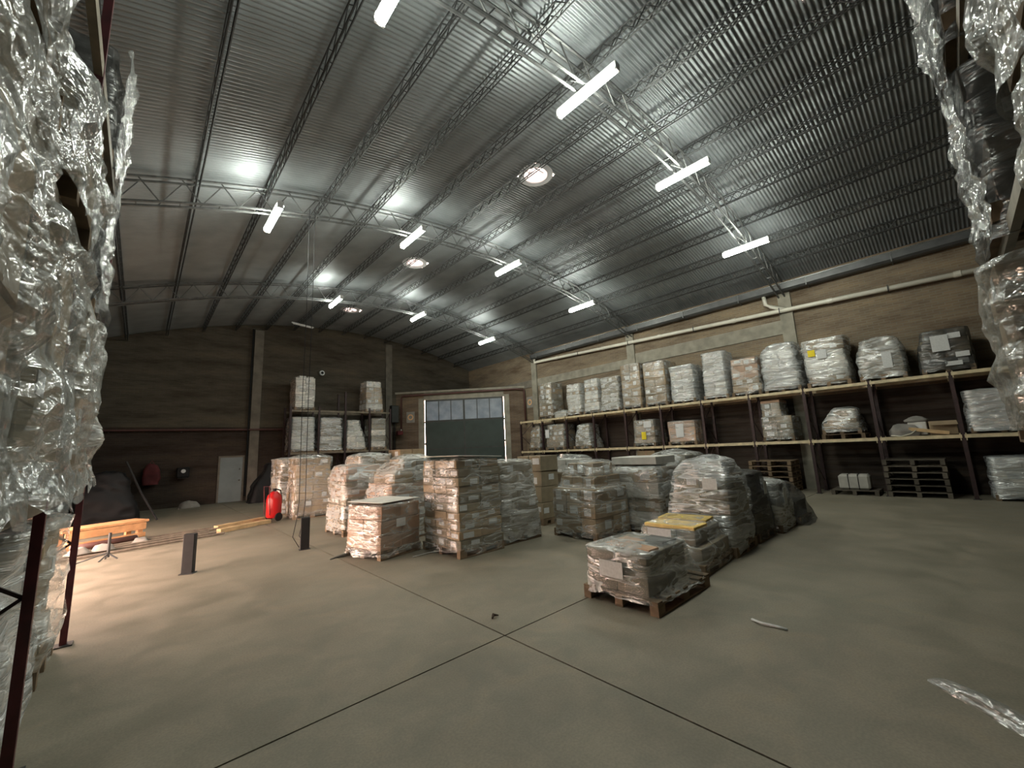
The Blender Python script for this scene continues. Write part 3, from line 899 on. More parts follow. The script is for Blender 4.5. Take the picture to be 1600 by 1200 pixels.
load('pallet_load', 'brown wrapped boxes half hidden behind the pink sided pallet', 'pallet load', 5.2, 12.4, 0, 1.05, 1.05, 1.6, .1, (2, 3), 7,
     prof=wav(.06, 5, 1, 7, .08), film='milky', carton='carton', plab=.5, amp=.03, group=FG, bulge=.08)
load('pallet_load', 'brown box stack rising behind the cloudy topped pallet', 'pallet load', 6.25, 11.9, 0, 1.0, 1.0, 1.75, .0, (2, 2), 6,
     prof=wav(.05, 5, .95, 8, .1), film=None, carton='carton', plab=.4, group=FG)
load('pallet_load', 'narrow stack of plain cartons between two wrapped pallets near the racking', 'pallet load', 7.15, 7.0, 0, .6, .8, 1.42, .0, (1, 2), 4,
     film=None, carton='cartong', plab=.5, group=FG)
load('pallet_load', 'crumpled open cartons and film piled behind the domed pallet', 'pallet load', 8.4, 6.9, 0, 1.0, 1.0, 1.28, .2, (2, 2), 4, prof=wav(.06, 4, 1, 9, .2),
     film='clear', carton=('carton', 'cartonw'), plab=.2, amp=.05, group=FG, bulge=.1)
load('pallet_load', 'cloudy film wrapped pallet behind the shiny grey film pallet', 'pallet load', 9.2, 4.5, 0, 1.0, 1.0, 1.3, .0, (2, 2), 5, prof=wav(.05, 4, 1, 10, .12),
     film='milky', carton='cartong', plab=.2, amp=.04, group=FG, bulge=.1)

# ================================================================= RACK along the piped wall
RX0, RX1 = 15.15, 16.2
PY = [15.97, 14.36, 12.75, 11.13, 9.48, 7.86, 6.24, 4.64, 3.09, 1.53, -.05, -1.65]
rk = thing('pallet_rack', 'long two level pallet rack with cream beams along the piped brick wall', 'rack')
pom = MB().box(-.045, .045, -.04, .04, 0, 3.2).mesh('upright_post', 'red_post')
ftm = MB().box(-.08, .08, -.07, .07, 0, .012).mesh('foot_plate', 'steeld')
for y in PY:
    for x in (RX0+.045, RX1-.045):
        p = put('upright_post', pom, rk, (x, y, 0)); put('foot_plate', ftm, p)
    br = MB()
    for i in range(4):
        z0 = .3+.7*i
        za, zb = (z0, z0+.7) if i % 2 else (z0+.7, z0)
        br.tube([(RX0+.06, y, za), (RX1-.06, y, zb)], .014, 4)
    br.build('frame_bracing', 'red_post', rk)
for a, b in zip(PY, PY[1:]):
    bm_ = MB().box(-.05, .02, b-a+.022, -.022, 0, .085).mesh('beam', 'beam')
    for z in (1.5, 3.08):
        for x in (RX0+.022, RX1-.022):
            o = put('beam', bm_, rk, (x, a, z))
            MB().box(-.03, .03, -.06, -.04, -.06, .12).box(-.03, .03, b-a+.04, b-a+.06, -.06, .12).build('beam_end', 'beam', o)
ZU, ZM = 3.176, 1.596
UG = 'pallets on the top level of the wall rack'
MG = 'pallets on the middle level of the wall rack'
def rl(label, y0, y1, z, h, group, **kw):
    """pallet on the wall rack between y0..y1; h = height of goods"""
    kw.setdefault('n', 48)
    kw.setdefault('amp', .025)
    return load('pallet_load', label, 'pallet load', 15.68, (y0+y1)/2, z, 1.06, y1-y0-.06, h, group=group, **kw)
rl('brown boxes with white papers at the gate end of the top rack level', 13.55, 14.6, ZU, 1.7, UG, layers=6, grid=(2, 2), film='clear', carton=('cartong', 'carton'), plab=.6, prof=wav(.06, 4, .95, 21, .1))
load('pallet_load', 'small low pile of cloudy film next to the gate end boxes', 'pallet load', 15.5, 13.08, ZU, .7, .75, .24, pallet=None, film='milky', carton='cartonw', layers=1, grid=(1, 1), group=UG, n=40, amp=.05, bulge=.1, plab=0)
rl('narrow white labelled stack, second from the gate end of the top level', 11.77, 12.7, ZU, 1.37, UG, layers=8, grid=(2, 2), film='milky', carton=('cartonw', 'carton'), plab=.8, prof=wav(.05, 5, .95, 22))
rl('tapering white labelled stack, third from the gate end of the top level', 10.73, 11.66, ZU, 1.46, UG, layers=8, grid=(2, 2), film='clear', carton=('cartonw', 'carton'), plab=.9, prof=wav(.04, 5, .98, 23, .16))
rl('cloudy wrapped stack just before the two tall brown stacks', 9.66, 10.68, ZU, 1.38, UG, layers=6, grid=(2, 2), film='milky', carton='cartong', plab=.7, prof=wav(.05, 5, .98, 24, .05))
rl('first tall brown stack with small square papers on the top level', 8.57, 9.55, ZU, 1.76, UG, layers=5, grid=(2, 2), film='clear', carton='carton', plab=.75, prof=FLAT, amp=.012)
rl('second tall brown stack with wide white bands on the top level', 7.47, 8.49, ZU, 1.66, UG, layers=5, grid=(2, 2), film='clear', carton='carton', plab=.6, prof=FLAT, amp=.012)
rl('grey silver wrapped stack next to the tall brown stacks', 6.38, 7.38, ZU, 1.3, UG, layers=7, grid=(2, 2), film='silver', carton='cartonw', plab=.7, prof=wav(.03, 5, .98, 25))
rl('tall narrow silver wrapped stack above the pink boxes', 5.23, 6.13, ZU, 1.58, UG, layers=7, grid=(2, 2), film='silver', carton='cartonw', plab=.5, prof=wav(.03, 5, 1, 26, .1))
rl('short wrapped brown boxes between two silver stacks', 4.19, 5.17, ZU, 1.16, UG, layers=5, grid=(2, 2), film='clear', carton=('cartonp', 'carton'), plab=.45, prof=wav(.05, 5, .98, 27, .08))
rl('bulging silver wrapped sack load on the top level', 3.08, 4.14, ZU, 1.42, UG, layers=6, grid=(2, 2), film='silver', carton='cartonw', plab=.1, amp=.055, prof=[(0, .98, .98, 0, 0), (.3, 1.02, 1.04, 0, .0), (.6, 1.0, 1.02, 0, .04), (.85, .9, .9, 0, .02), (1, .7, .68, .0, -.05)], bulge=.08)
rl('brown and silver stack with a yellow paper on the top level', 1.86, 2.98, ZU, 1.32, UG, layers=7, grid=(2, 2), film='milky', carton=('carton', 'cartonw'), plab=.3, prof=wav(.05, 5, .98, 28), notes=[((-1, 0), .3, .95, .18, .2, 'yellow'), ((-1, 0), .05, .85, .24, .26, 'paper')])
rl('low rounded cloudy load with one tall paper on the top level', .68, 1.72, ZU, 1.02, UG, layers=4, grid=(2, 2), film='milky', carton='cartong', plab=.2, amp=.045, prof=[(0, 1, 1, 0, 0), (.7, .98, .98, 0, 0), (1, .75, .72, 0, 0)], bulge=.1, notes=[((-1, 0), -.15, .3, .2, .45, 'paper')])
rl('dark wrapped load covered with white papers on the top level', -.55, .46, ZU, .98, UG, layers=4, grid=(2, 2), film='dark', carton=('cartond', 'cartong'), plab=.2, amp=.03, prof=[(0, 1, 1.05, 0, 0), (.6, .98, .98, 0, 0), (1, .85, .85, 0, -.05)],
   notes=[((-1, 0), .05, .55, .32, .42, 'paper'), ((-1, 0), -.22, .85, .22, .14, 'paper'), ((-1, 0), -.3, .35, .24, .13, 'paper'), ((-1, 0), -.12, .15, .3, .11, 'paper')])
rl('small tan box pile with white papers at the gate end of the middle level', 14.55, 15.5, ZM, 1.08, MG, layers=4, grid=(2, 2), film='clear', carton='carton', plab=.6, prof=wav(.07, 4, .92, 31, .3))
rl('tan box pile with hanging white papers, second on the middle level', 12.9, 14.2, ZM, 1.1, MG, layers=4, grid=(2, 3), film='clear', carton='carton', plab=.6, prof=wav(.05, 4, .96, 32, .08), notes=[((-1, 0), .45, .6, .26, .42, 'paper')])
rl('grey rounded wrapped load, third on the middle level', 11.36, 12.4, ZM, .95, MG, layers=4, grid=(2, 2), film='milky', carton='cartong', plab=.4, prof=wav(.06, 4, .95, 33, .25), bulge=.08)
rl('tan boxes with a bright yellow paper on the middle level', 8.15, 9.2, ZM, .92, MG, layers=4, grid=(2, 2), film='clear', carton='carton', plab=.3, prof=wav(.06, 4, .98, 34, .06), notes=[((-1, 0), -.02, .28, .2, .3, 'yellow'), ((-1, 0), -.2, .75, .34, .26, 'paper')])
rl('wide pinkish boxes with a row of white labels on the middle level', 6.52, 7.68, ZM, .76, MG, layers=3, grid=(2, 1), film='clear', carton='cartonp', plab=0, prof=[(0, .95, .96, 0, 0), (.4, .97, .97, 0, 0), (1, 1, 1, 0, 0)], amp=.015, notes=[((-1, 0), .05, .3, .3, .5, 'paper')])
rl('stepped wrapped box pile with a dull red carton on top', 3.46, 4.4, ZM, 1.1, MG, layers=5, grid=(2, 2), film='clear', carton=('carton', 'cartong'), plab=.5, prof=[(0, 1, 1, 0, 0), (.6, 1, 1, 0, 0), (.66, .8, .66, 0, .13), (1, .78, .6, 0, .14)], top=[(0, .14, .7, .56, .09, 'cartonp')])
rl('low mound of tan boxes on two stacked pallets on the middle level', 1.83, 2.8, ZM+.145, .58, MG, layers=3, grid=(2, 2), film='milky', carton='carton', plab=0, prof=[(0, 1, 1, 0, 0), (.5, .95, .9, 0, .0), (1, .7, .6, 0, -.1)], amp=.04, bulge=.05)
tag(put('wooden_pallet', pallet_simple(1.06, 1.0), None, (15.68, 2.3, ZM)), 'single wooden pallet under the low mound of tan boxes', 'pallet')
# loose goods in the next bay
t = thing('sack', 'long grey sack lying loose on the middle rack level', 'sack', (15.5, 1.0, ZM), .1)
put('body', film_mesh(.5, .55, [(0, .9, .9, 0, 0), (.5, 1, 1, 0, 0), (1, .6, .7, 0, 0)], 0, .3, 32, 8, .05, 91.3, 'cloth', 0, .03), t)
MB().tube([(-.28, .3, .03), (-.32, .1, .0), (-.3, -.1, .06), (-.28, -.2, .14)], .015, 6).build('strap', 'pvc', t, smooth=True)
t = thing('carton_with_print', 'white printed carton lying in the loose goods on the rack', 'carton', (15.55, .72, ZM+.02), -.1)
put('body', bbox_mesh(.4, .36, .34, .01, 'cartonw', 'body'), t)
put('label', bbox_mesh(.2, .004, .16, .001, 'paper', 'label'), t, (-.203, 0, .1), PI/2)
tag(put('sack', film_mesh(.4, .42, [(0, .9, .9, 0, 0), (.5, 1, 1, 0, 0), (1, .6, .6, 0, 0)], 0, .1, 24, 5, .03, 77.3, 'cloth', 0, .05), None, (15.55, .75, ZM+.375)), 'small grey bag on top of the white printed carton', 'bag')
t = thing('open_carton', 'open tan carton beside the white printed carton', 'carton', (15.6, .3, ZM), .15)
put('body', bbox_mesh(.55, .5, .36, .008, 'carton', 'body'), t)
put('flap', bbox_mesh(.16, .5, .008, .002, 'carton', 'flap'), t, (-.34, 0, .3), rot=(0, -.7, 0))
t = thing('plank', 'pale plank leaning in front of the open tan carton', 'plank', (15.25, .55, ZM), 0)
put('board', bbox_mesh(.02, .75, .09, .003, 'woodpale', 'board'), t, (0, 0, .07), rot=(.2, 0, 0))
for i, (zz, hh, cm) in enumerate(((.145, .3, 'cartonw'), (.45, .27, 'cartonw'), (.725, .3, 'cartonw'))):
    pass
load('pallet_load', 'three silver film bundles stacked on a pallet in the last middle bay', 'pallet load', 15.6, -.72, ZM, .9, 1.05, .92, layers=3, grid=(1, 1), film='silver', carton=('cartonw',), plab=.3, amp=.03, n=48,
     prof=[(0, 1.03, 1.05, 0, 0), (.33, 1.0, 1.0, 0, 0), (.36, .95, .95, 0, .03), (.66, .93, .93, 0, .03), (.7, .8, .78, 0, .1), (1, .8, .78, 0, .1)], group=MG)
# bottom level
t = thing('steel_drum', 'shiny steel drum on its stand under the rack beam', 'drum', (15.6, 13.4, .0))
MB().lathe([(.001, 1.4), (.36, 1.4), (.37, 1.38), (.37, .8), (.36, .78), (.001, .78)], 28).build('body', 'chrome', t, smooth=False)
for z in (.98, 1.2): MB().lathe([(.37, z-.02), (.385, z), (.37, z+.02)], 28).build('hoop', 'chrome', t)
MB().box(-.4, .4, -.4, -.32, 0, .78).box(-.4, .4, .32, .4, 0, .78).box(-.4, .4, -.4, .4, .7, .78).build('stand', 'wooddark', t)
t = thing('paint_can', 'dull round can beside the shiny drum', 'can', (15.7, 14.9, 0))
MB().lathe([(.001, 1.25), (.26, 1.25), (.27, 1.2), (.27, .8), (.001, .8)], 20).build('body', 'gutter', t)
MB().box(-.35, .35, -.35, .35, 0, .8).build('stand', 'wooddark', t)
t = thing('tall_carton', 'tan carton standing high under the lower beam', 'carton', (15.6, 8.7, 0))
put('body', bbox_mesh(.75, .78, 1.42, .01, 'carton', 'body'), t)
put('tape', bbox_mesh(.76, .06, 1.424, .002, 'cartonp', 'tape'), t)
for i in range(6):
    t = thing('wooden_pallet', 'bare wooden pallet in the rack-side stack, %s from the floor' % ORD[i], 'pallet', (15.5, 4.27, i*.168), R.uniform(-.02, .02), 'bare pallets stacked under the wall rack')
    pallet_full(None, 1.0, 1.2, 'wood', top=t)
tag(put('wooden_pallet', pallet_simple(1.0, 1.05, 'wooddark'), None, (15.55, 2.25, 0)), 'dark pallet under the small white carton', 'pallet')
t = thing('white_carton', 'small white carton with dark straps on a dark pallet', 'carton', (15.45, 2.25, .144), .03)
put('body', bbox_mesh(.55, .7, .42, .05, 'cartonw', 'body'), t)
for y in (-.1, .12): put('strap', bbox_mesh(.56, .02, .43, .003, 'black', 'strap'), t, (0, y, 0))
for i in range(6):
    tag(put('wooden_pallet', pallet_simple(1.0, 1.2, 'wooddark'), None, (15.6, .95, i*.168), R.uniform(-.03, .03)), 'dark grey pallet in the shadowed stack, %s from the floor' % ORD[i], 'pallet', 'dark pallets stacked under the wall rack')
load('pallet_load', 'white film wrapped load on the floor in the last rack bay', 'pallet load', 15.6, -.85, 0, 1.0, 1.0, .86, layers=3, grid=(1, 2), film='silver', carton='cartonw', plab=.3, amp=.03, n=48, group='wrapped pallets under the wall rack', prof=wav(.04, 4, 1, 41))

# ================================================================= RACK by the far wall
fr = thing('pallet_rack', 'high dark rack with few pallets against the far brown wall', 'rack')
FX = [5.0, 6.25, 7.5, 8.75, 9.9]
for x in FX:
    for y in (20.7, 21.7):
        MB().box(x-.045, x+.045, y-.04, y+.04, 0, 5.0 if x in (FX[2],) else 4.2).build('upright_post', 'red_post', fr)
    br = MB()
    for i in range(5):
        za, zb = (.2+.75*i, .95+.75*i) if i % 2 else (.95+.75*i, .2+.75*i)
        br.tube([(x, 20.74, za), (x, 21.66, zb)], .014, 4)
    br.build('frame_bracing', 'red_post', fr)
for a, b in zip(FX, FX[1:]):
    for z in (1.95, 3.93):
        for y in (20.7, 21.7):
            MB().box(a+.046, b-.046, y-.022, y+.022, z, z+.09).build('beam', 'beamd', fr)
FGr = 'pallets on the far wall rack'
def fl_(label, x0, x1, z, h, **kw):
    kw.setdefault('n', 44); kw.setdefault('amp', .03)
    return load('pallet_load', label, 'pallet load', (x0+x1)/2, 21.2, z, x1-x0, 1.0, h, group=FGr, **kw)
fl_('white box stack standing alone on the upper level of the far rack', 5.15, 6.05, 4.02, 1.42, layers=5, grid=(2, 2), film='clear', carton='cartonw', plab=.5, prof=wav(.03, 4, .98, 51), top=[(-.1, -.2, .3, .3, .1, 'cartonw'), (.25, -.2, .28, .3, .08, 'cartonw')])
fl_('white and tan box stack beside the concrete column on the far rack', 8.55, 9.5, 4.02, 1.5, layers=5, grid=(2, 2), film='clear', carton=('cartonw', 'carton'), plab=.5, prof=wav(.04, 4, .98, 52, .12))
fl_('tall silver wrapped stack on the lower level of the far rack', 5.05, 6.1, 2.04, 1.5, layers=5, grid=(2, 2), film='silver', carton='cartonw', plab=.2, prof=wav(.03, 4, 1, 53, .05))
fl_('bulging silver wrapped load in the second bay of the far rack', 6.28, 7.38, 2.04, 1.46, layers=5, grid=(2, 2), film='silver', carton=('cartonw', 'cartong'), plab=.2, amp=.05, prof=wav(.05, 4, 1, 54, .08), bulge=.08)
fl_('leaning pale stack in the third bay of the far rack', 7.6, 8.6, 2.04, 1.38, layers=5, grid=(2, 2), film='milky', carton='cartonw', plab=.4, prof=[(0, 1, 1, 0, 0), (.5, .9, .95, -.06, 0), (.8, .7, .9, -.12, 0), (1, .6, .9, -.15, 0)])
fl_('white carton on brown boxes in the last bay of the far rack', 8.85, 9.7, 2.04, 1.5, layers=5, grid=(1, 2), film='clear', carton=('cartonw', 'cartong'), plab=.5, prof=wav(.03, 4, .95, 55))

# ================================================================= CLOSE RACK beside the aisle (tall, three levels)
LXF = -.40
lr = thing('pallet_rack', 'tall three level dark red rack lining the aisle', 'rack')
LY = [1.0, 3.98, 6.38]
for y in LY:
    for x in (LXF-.045, LXF-1.05):
        p = MB().box(x-.026, x+.026, y-.024, y+.024, 0, 6.3).build('upright_post', 'red_near', lr)
        MB().box(x-.07, x+.07, y-.07, y+.07, 0, .012).build('foot_plate', 'steeld', p)
    br = MB()
    for i in range(8):
        za, zb = (.25+.74*i, .99+.74*i) if i % 2 else (.99+.74*i, .25+.74*i)
        br.tube([(LXF-.07, y, za), (LXF-1.03, y, zb)], .014, 4)
    br.build('frame_bracing', 'red_post', lr)
for a, b in zip(LY, LY[1:]):
    for z in (1.5, 3.08, 4.66):
        for x in (LXF-.045, LXF-1.05):
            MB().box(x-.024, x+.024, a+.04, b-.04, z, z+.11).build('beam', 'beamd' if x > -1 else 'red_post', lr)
LG = 'wrapped pallets in the tall aisle rack'
def ll(label, y0, y1, z, h, x=-.92, w=1.12, **kw):
    kw.setdefault('n', 84); kw.setdefault('amp', .05); kw.setdefault('film', 'heavy'); kw.setdefault('carton', ('cartong', 'carton'))
    kw.setdefault('layers', 4); kw.setdefault('grid', (2, 2)); kw.setdefault('plab', .3); kw.setdefault('hem', .12)
    kw.setdefault('sides', ((1, 0), (0, -1))); kw.setdefault('filmz', -.02 if z < 2 else -.1)
    return load('pallet_load', label, 'pallet load', x, (y0+y1)/2, z, w, y1-y0-.1, h, group=LG, **kw)
Z1, Z2, Z3 = 1.612, 3.192, 4.772
ll('crumpled film wrapped pallet on the first aisle rack level, first beside the aisle mouth', 1.12, 2.42, Z1, 1.22, prof=wav(.06, 6, 1, 61))
ll('glittering crumpled film pallet on the first aisle rack level beside the red post', 2.5, 3.86, Z1, 1.2, prof=wav(.07, 6, 1, 62), film='foil')
ll('grey film pallet with tan board on the first level past the middle post', 4.1, 5.15, Z1, 1.2, prof=wav(.05, 6, .98, 63))
ll('tan boxed pallet with torn film at the end of the first aisle rack level', 5.25, 6.28, Z1, 1.22, prof=wav(.07, 6, 1, 64), film='milky', x=-.94)
ll('high cloudy film pallet on the second aisle rack level', 1.12, 2.16, Z2, 1.25, prof=wav(.07, 6, 1, 65))
ll('low slanting film pallet on the second level under the dark gap', 2.32, 3.82, Z2, .62, prof=[(0, 1, 1, 0, 0), (.5, 1.03, 1, .02, 0), (1, .7, .6, -.1, -.1)], amp=.06, layers=2, film='foil')
ll('low dark pallet on the second level past the middle post', 4.12, 5.12, Z2, .4, prof=wav(.07, 6, .95, 66), x=-1.0, film='dark', carton='cartond', layers=2)
drape(ll('dark load with tan boards and torn film ending the second aisle rack level', 5.25, 6.28, Z2, 1.15, prof=wav(.06, 6, .96, 67), film='dark', carton=('cartond', 'carton'), x=-.99), (1, 0), .95, 1.1, .1, .56, 'foil', 4.4)
drape(ll('topmost dark load with torn silver film at the end of the aisle rack', 5.25, 6.28, Z3, 1.25, prof=[(0, 1, 1, 0, 0), (.6, .97, .95, 0, 0), (1, .85, .8, 0, .05)], amp=.04, film='dark', carton='cartond', x=-.99), (1, 0), .98, 1.45, -.05, .57, 'foil', 8.8, .03)
ll('low brown carton pallet on the floor of the aisle rack', 1.15, 3.85, 0, .78, x=-1.06, w=1.0, prof=wav(.04, 4, .98, 69), film='clear', layers=2, grid=(2, 3), carton='carton', amp=.03, filmz=.08, notes=[((1, 0), .95, .45, .34, .36, 'paper')])
ll('white sheeted pallet on the floor behind the red post', 4.1, 5.15, 0, 1.2, x=-1.06, w=1.0, prof=wav(.05, 5, 1, 70), film='silver', carton='cartonw', filmz=.1)
ll('film wrapped pallet on the floor at the end of the aisle rack', 5.25, 6.28, 0, 1.15, prof=wav(.06, 5, 1, 71), film='milky', x=-1.02, w=1.05, filmz=.1)

# ================================================================= SECOND CLOSE RACK (other side of the camera's spot)
RYF = -.42
rr = thing('pallet_rack', 'tall rack of film wrapped pallets facing the wall rack', 'rack')
RXs = [.9, 3.05, 5.65]
for x in RXs:
    for y in (RYF-.045, RYF-1.05):
        MB().box(x-.035, x+.035, y-.04, y+.04, 0, 6.3).build('upright_post', 'beamd', rr)
    br = MB()
    for i in range(8):
        za, zb = (.25+.74*i, .99+.74*i) if i % 2 else (.99+.74*i, .25+.74*i)
        br.tube([(x, RYF-.07, za), (x, RYF-1.03, zb)], .014, 4)
    br.build('frame_bracing', 'red_post', rr)
for a, b in zip(RXs, RXs[1:]):
    for z in (1.5, 3.08, 4.66):
        for y in (RYF-.045, RYF-1.05):
            MB().box(a+.04, b-.04, y-.024, y+.024, z, z+.11).build('beam', 'beamd', rr)
RG = 'wrapped pallets in the rack facing the wall rack'
def rg(label, x0, x1, z, h, y=-.92, d=1.1, **kw):
    kw.setdefault('n', 84); kw.setdefault('amp', .05); kw.setdefault('film', 'heavy'); kw.setdefault('carton', ('cartong', 'carton'))
    kw.setdefault('layers', 4); kw.setdefault('grid', (2, 2)); kw.setdefault('plab', .2); kw.setdefault('hem', .12)
    kw.setdefault('sides', ((-1, 0), (0, 1))); kw.setdefault('filmz', -.12)
    return load('pallet_load', label, 'pallet load', (x0+x1)/2, y, z, x1-x0-.08, d, h, group=RG, **kw)
rg('grey film pallet hanging low above the empty floor bay', 4.3, 5.5, Z1, 1.15, prof=wav(.06, 6, 1, 81), y=-.88, filmz=.1, hem=.05)
rg('cloudy film pallet on the first level across from the brown box', 1.9, 2.95, Z1, 1.2, prof=wav(.07, 6, 1, 82))
drape(rg('dark load with tan boxes and shiny film edge on the second level', 4.35, 5.5, Z2, 1.15, prof=wav(.05, 6, .97, 83), film='dark', carton=('cartond', 'cartong'), y=-.93), (0, 1), 1.1, 1.15, .05, .56, 'foil', 5.1)
rg('wrinkled silver film pallet on the second level beside the dark gap', 1.75, 2.75, Z2, 1.2, prof=wav(.07, 6, 1, 84))
drape(rg('topmost dark load with shiny torn film under the dark roof', 4.3, 5.5, Z3, 1.3, prof=wav(.05, 6, .97, 85), film='dark', carton='cartond', y=-.93), (0, 1), 1.15, 1.5, -.1, .56, 'foil', 2.1, .06)
rg('topmost dull film pallet beside the dark gap', 1.8, 2.8, Z3, 1.1, prof=wav(.07, 6, 1, 86))

# ================================================================= FLOOR THINGS
def post(label, x, y, h, rz):
    t = thing('floor_post', label, 'post', (x, y, 0), rz, 'short steel posts')
    put('post', bbox_mesh(.16, .1, h, .008, 'post', 'post'), t)
    put('base_plate', bbox_mesh(.2, .15, .012, .002, 'steeld', 'base_plate'), t)
    return t
post('short dark steel post standing alone on the sunlit floor', .7, 8.72, .62, -.5)
post('short dark steel post at the foot of the hanging cables', 2.5, 8.93, .6, -.2)
t = thing('hanging_cable', 'pair of thin dark cables hanging from the roof to the floor post', 'cable', (2.42, 9.1, 0))
for dx, dy in ((0, 0), (.12, .02)):
    MB().tube([(dx, dy, 7.3), (dx+.01, dy, 5), (dx-.01, dy, 3), (dx, dy, .9), (dx-.05, dy-.05, .55), (dx-.12, dy-.1, .25), (dx-.02, dy-.18, .05)], .007, 5).build('cable', 'black', t, smooth=True)
# fire extinguisher on wheels
t = thing('fire_extinguisher', 'big red wheeled fire extinguisher beside the greyish pallet', 'extinguisher', (2.98, 13.75, 0), .4)
MB().lathe([(.001, .1), (.17, .1), (.2, .15), (.2, .62), (.17, .74), (.09, .82), (.06, .84), (.001, .84)], 20).build('cylinder', 'red', t, smooth=True)
MB().lathe([(.001, .84), (.05, .84), (.05, .92), (.001, .93)], 10).build('valve', 'black', t)
hose = [(.05, 0, .9), (.2, .02, .85), (.26, .02, .6), (.22, .02, .35), (.2, .03, .3)]
MB().tube(hose, .018, 6).build('hose', 'black', t, smooth=True)
for s in (-1, 1):
    put('wheel', MB().lathe([(.001, -.02), (.11, -.02), (.12, 0), (.11, .02), (.001, .02)], 16).mesh('wheel', 'black'), t, (.02, s*.2, .12), rot=(PI/2, 0, 0))
MB().tube([(-.2, -.12, .2), (-.24, -.12, 1.0), (-.24, .12, 1.0), (-.2, .12, .2)], .014, 6).build('handle', 'reddark', t)
# long timbers / steel bars on the floor
for i in range(5):
    y = 11.8+.36*i+.02*(i % 2)
    o = tag(MB().tube([(-1.5, -.1-.02*i, .04), (1.65-.12*(i % 3), .65-.03*i, .04)], .026, 6).build('steel_bar', 'barw', None, (0, y, .0)),
            'long dark bar on the sunlit floor, %s of the five beside the orange bench' % ORD[i], 'bar', 'long dark bars on the floor')
for i, (dx, dy, z) in enumerate(((0, 0, 0), (.02, .28, .0))):
    tag(put('plank', bbox_mesh(1.4, .16, .1, .004, 'woodpale', 'plank'), None, (2.2+dx, 13.15+dy*2.6, 0), .48), ['pale plank lying on the floor before the extinguisher', 'second pale plank lying behind the first near the extinguisher'][i], 'plank')
# orange bench made of stacked timber
t = thing('timber_bench', 'low bench of orange timber boards on the sunlit floor', 'bench', (-.55, 13.55, 0), .42)
for i in range(3):
    put('top_board', bbox_mesh(1.5, .2, .05, .004, 'woodorange', 'top_board'), t, (0, -.22+.22*i, .42))
put('apron', bbox_mesh(1.4, .04, .16, .004, 'woodorange', 'apron'), t, (0, -.3, .25))
put('apron', bbox_mesh(1.4, .04, .1, .004, 'woodorange', 'apron'), t, (0, -.3, .08))
for x in (-.6, .6):
    for y in (-.25, .25): put('leg', bbox_mesh(.1, .1, .42, .004, 'woodorange', 'leg'), t, (x, y, 0))
t = thing('steel_roller', 'dark red steel tube lying under the orange bench', 'tube', (-.4, 13.0, .12), .42)
MB().tube([(-.6, 0, 0), (.5, 0, 0)], .06, 10).build('tube', 'pipe_red', t, smooth=True)
MB().tube([(.5, 0, 0), (.52, 0, 0)], .045, 10).build('tube_end', 'chrome', t)
for i, (x, y, lab) in enumerate(((.12, 13.05, 'white crumpled rag beside the bench end'), (-.45, 12.2, 'pale flat rag on the dark bars'), (-.8, 12.1, 'small cream rag at the edge of the rack'))):
    tag(put('rag', film_mesh(.28, .2, [(0, 1, 1, 0, 0), (1, .6, .6, 0, 0)], .0, .08, 24, 4, .05, 10.+i, 'cloth', 0, .02), None, (x, y, .0 if i == 0 else .085), .3*i), lab, 'rag')
t = thing('trestle', 'small dark steel trestle leg standing before the bars', 'trestle', (-.33, 11.35, 0), .3)
MB().tube([(0, 0, .5), (0, 0, .05)], .025, 6).tube([(0, 0, .12), (.12, -.08, 0)], .015, 5).tube([(0, 0, .12), (-.14, -.05, 0)], .015, 5).tube([(0, 0, .12), (0, .14, 0)], .015, 5).build('stand', 'steeld', t)
MB().tube([(-.5, 0, .02), (0, 0, .14)], .015, 5).build('brace', 'steel', t)
# black sheeting and dark bag against the far wall
t = thing('black_sheeting', 'black plastic sheeting heaped behind the orange bench', 'sheeting', (-.75, 17.6, 0), .2)
put('sheet', film_mesh(1.5, 1.2, [(0, 1, 1, 0, 0), (.5, .8, .8, 0, 0), (.8, .6, .5, 0, 0), (1, .35, .3, .05, 0)], 0, 1.55, 60, 24, .09, 5.5, 'black', .02, .1), t)
MB().tube([(.4, -.2, 1.9), (.75, -.6, .9), (1.1, -.9, .1)], .03, 6).build('strap', 'black', t)
t = thing('black_bag', 'tall black covered object beside the blue grey door', 'cover', (4.15, 20.6, 0))
put('cover', film_mesh(1.0, .9, [(0, 1.1, 1, -.1, 0), (.4, .95, .9, -.05, 0), (.8, .55, .6, .15, 0), (1, .4, .45, .2, 0)], 0, 1.6, 48, 20, .05, 8.1, 'black', .02, .05), t)
t = thing('red_bag', 'dull red bag hanging on the far brown wall', 'bag', (.35, YF-.3, 1.0))
put('body', film_mesh(.5, .25, [(0, .8, 1, 0, 0), (.3, 1.05, 1, 0, 0), (.7, .9, .9, 0, 0), (1, .5, .6, 0, 0)], 0, .75, 32, 10, .04, 3.3, 'reddark', .01, .05), t)
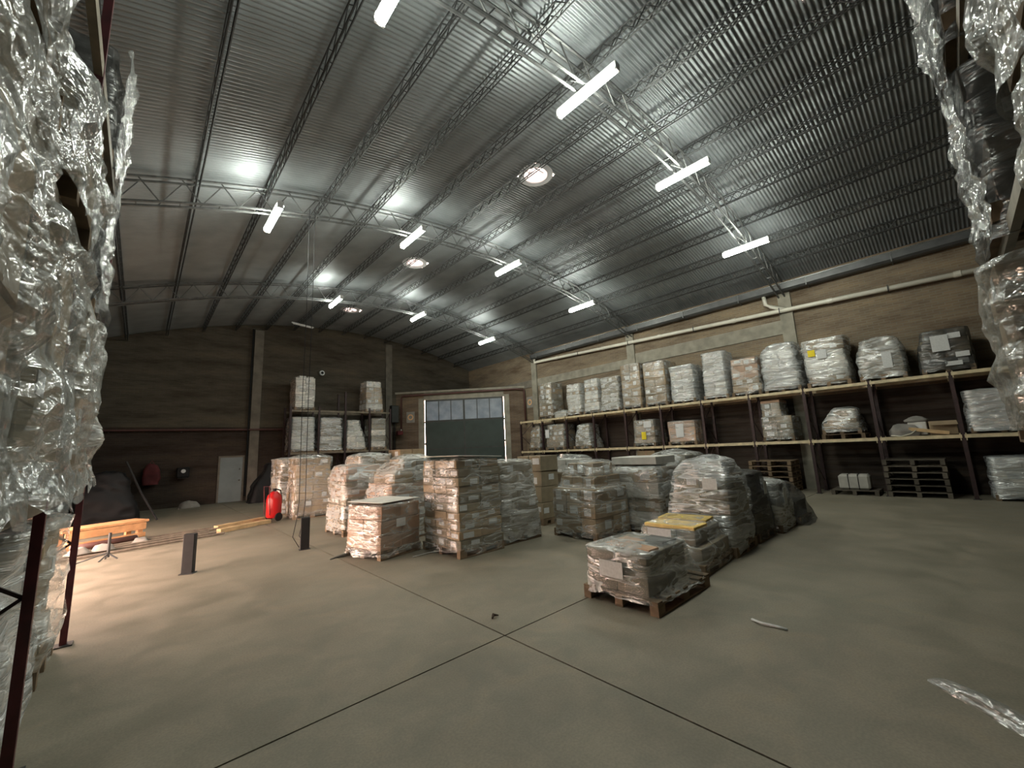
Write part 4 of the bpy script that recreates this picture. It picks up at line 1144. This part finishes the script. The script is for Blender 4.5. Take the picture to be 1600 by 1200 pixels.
MB().tube([(-.1, 0, .75), (0, 0, .95), (.1, 0, .75)], .015, 5).build('strap', 'reddark', t)
t = thing('wall_machine', 'small dark machine with a pale dial on the far wall', 'machine', (1.35, YF-.22, 1.2))
put('body', bbox_mesh(.42, .3, .42, .03, 'black', 'body'), t)
put('dial', MB().lathe([(.001, .02), (.07, .02), (.08, 0)], 14).mesh('dial', 'white'), t, (.0, -.15, .26), rot=(PI/2, 0, 0))
put('bracket', bbox_mesh(.3, .25, .03, .003, 'steeld', 'bracket'), t, (0, .05, -.04))
tag(put('rag', film_mesh(.6, .3, [(0, 1, 1, 0, 0), (1, .7, .6, 0, 0)], 0, .2, 28, 5, .06, 21., 'cloth', 0, .05), None, (1.6, 21.4, 0), .2), 'grey rubbish pile at the foot of the far wall', 'rubbish')
# plastic film scraps on the floor
tag(put('film_scrap', film_mesh(.8, .09, [(0, 1, 1, 0, 0), (.5, .95, .8, 0, 0), (1, .8, .4, 0, 0)], .0, .03, 60, 5, .03, 31., 'heavy', .0, .02), None, (4.0, .06, 0), -2.28), 'long torn strip of clear film on the bare floor', 'film scrap')
tag(MB().tube([(0, 0, .012), (.09, -.06, .02), (.2, -.04, .012), (.3, -.05, .01)], .012, 5).build('film_scrap', 'paper', None, (4.5, 1.62, 0), -1.5, True), 'tiny pale twist of film beside the brown box pallet', 'film scrap')
tag(MB().tube([(0, 0, .015), (.04, .02, .03), (.1, .0, .01)], [.01, .018, .006], 5).build('dry_leaf', 'dirt', None, (2.84, 3.56, 0), .2), 'small dark leaf by the floor joint crossing', 'leaf')
tag(MB().tube([(0, 0, .02), (-.12, -.08, .03), (-.25, -.05, .015), (-.35, -.1, .01)], [.03, .03, .02, .01], 6).build('film_tail', 'cloth', None, (2.9, 7.72, 0), 0, True), 'pale tail of film trailing from the low pinkish stack', 'film scrap')
tag(MB().tube([(0, 0, .012), (.3, .12, .012), (.6, .1, .012), (.85, .02, .012)], .008, 5).build('strap_loop', 'paper', None, (3.55, 6.55, 0), -.25, True), 'white strap lying on the floor before the tall labelled stack', 'strap')
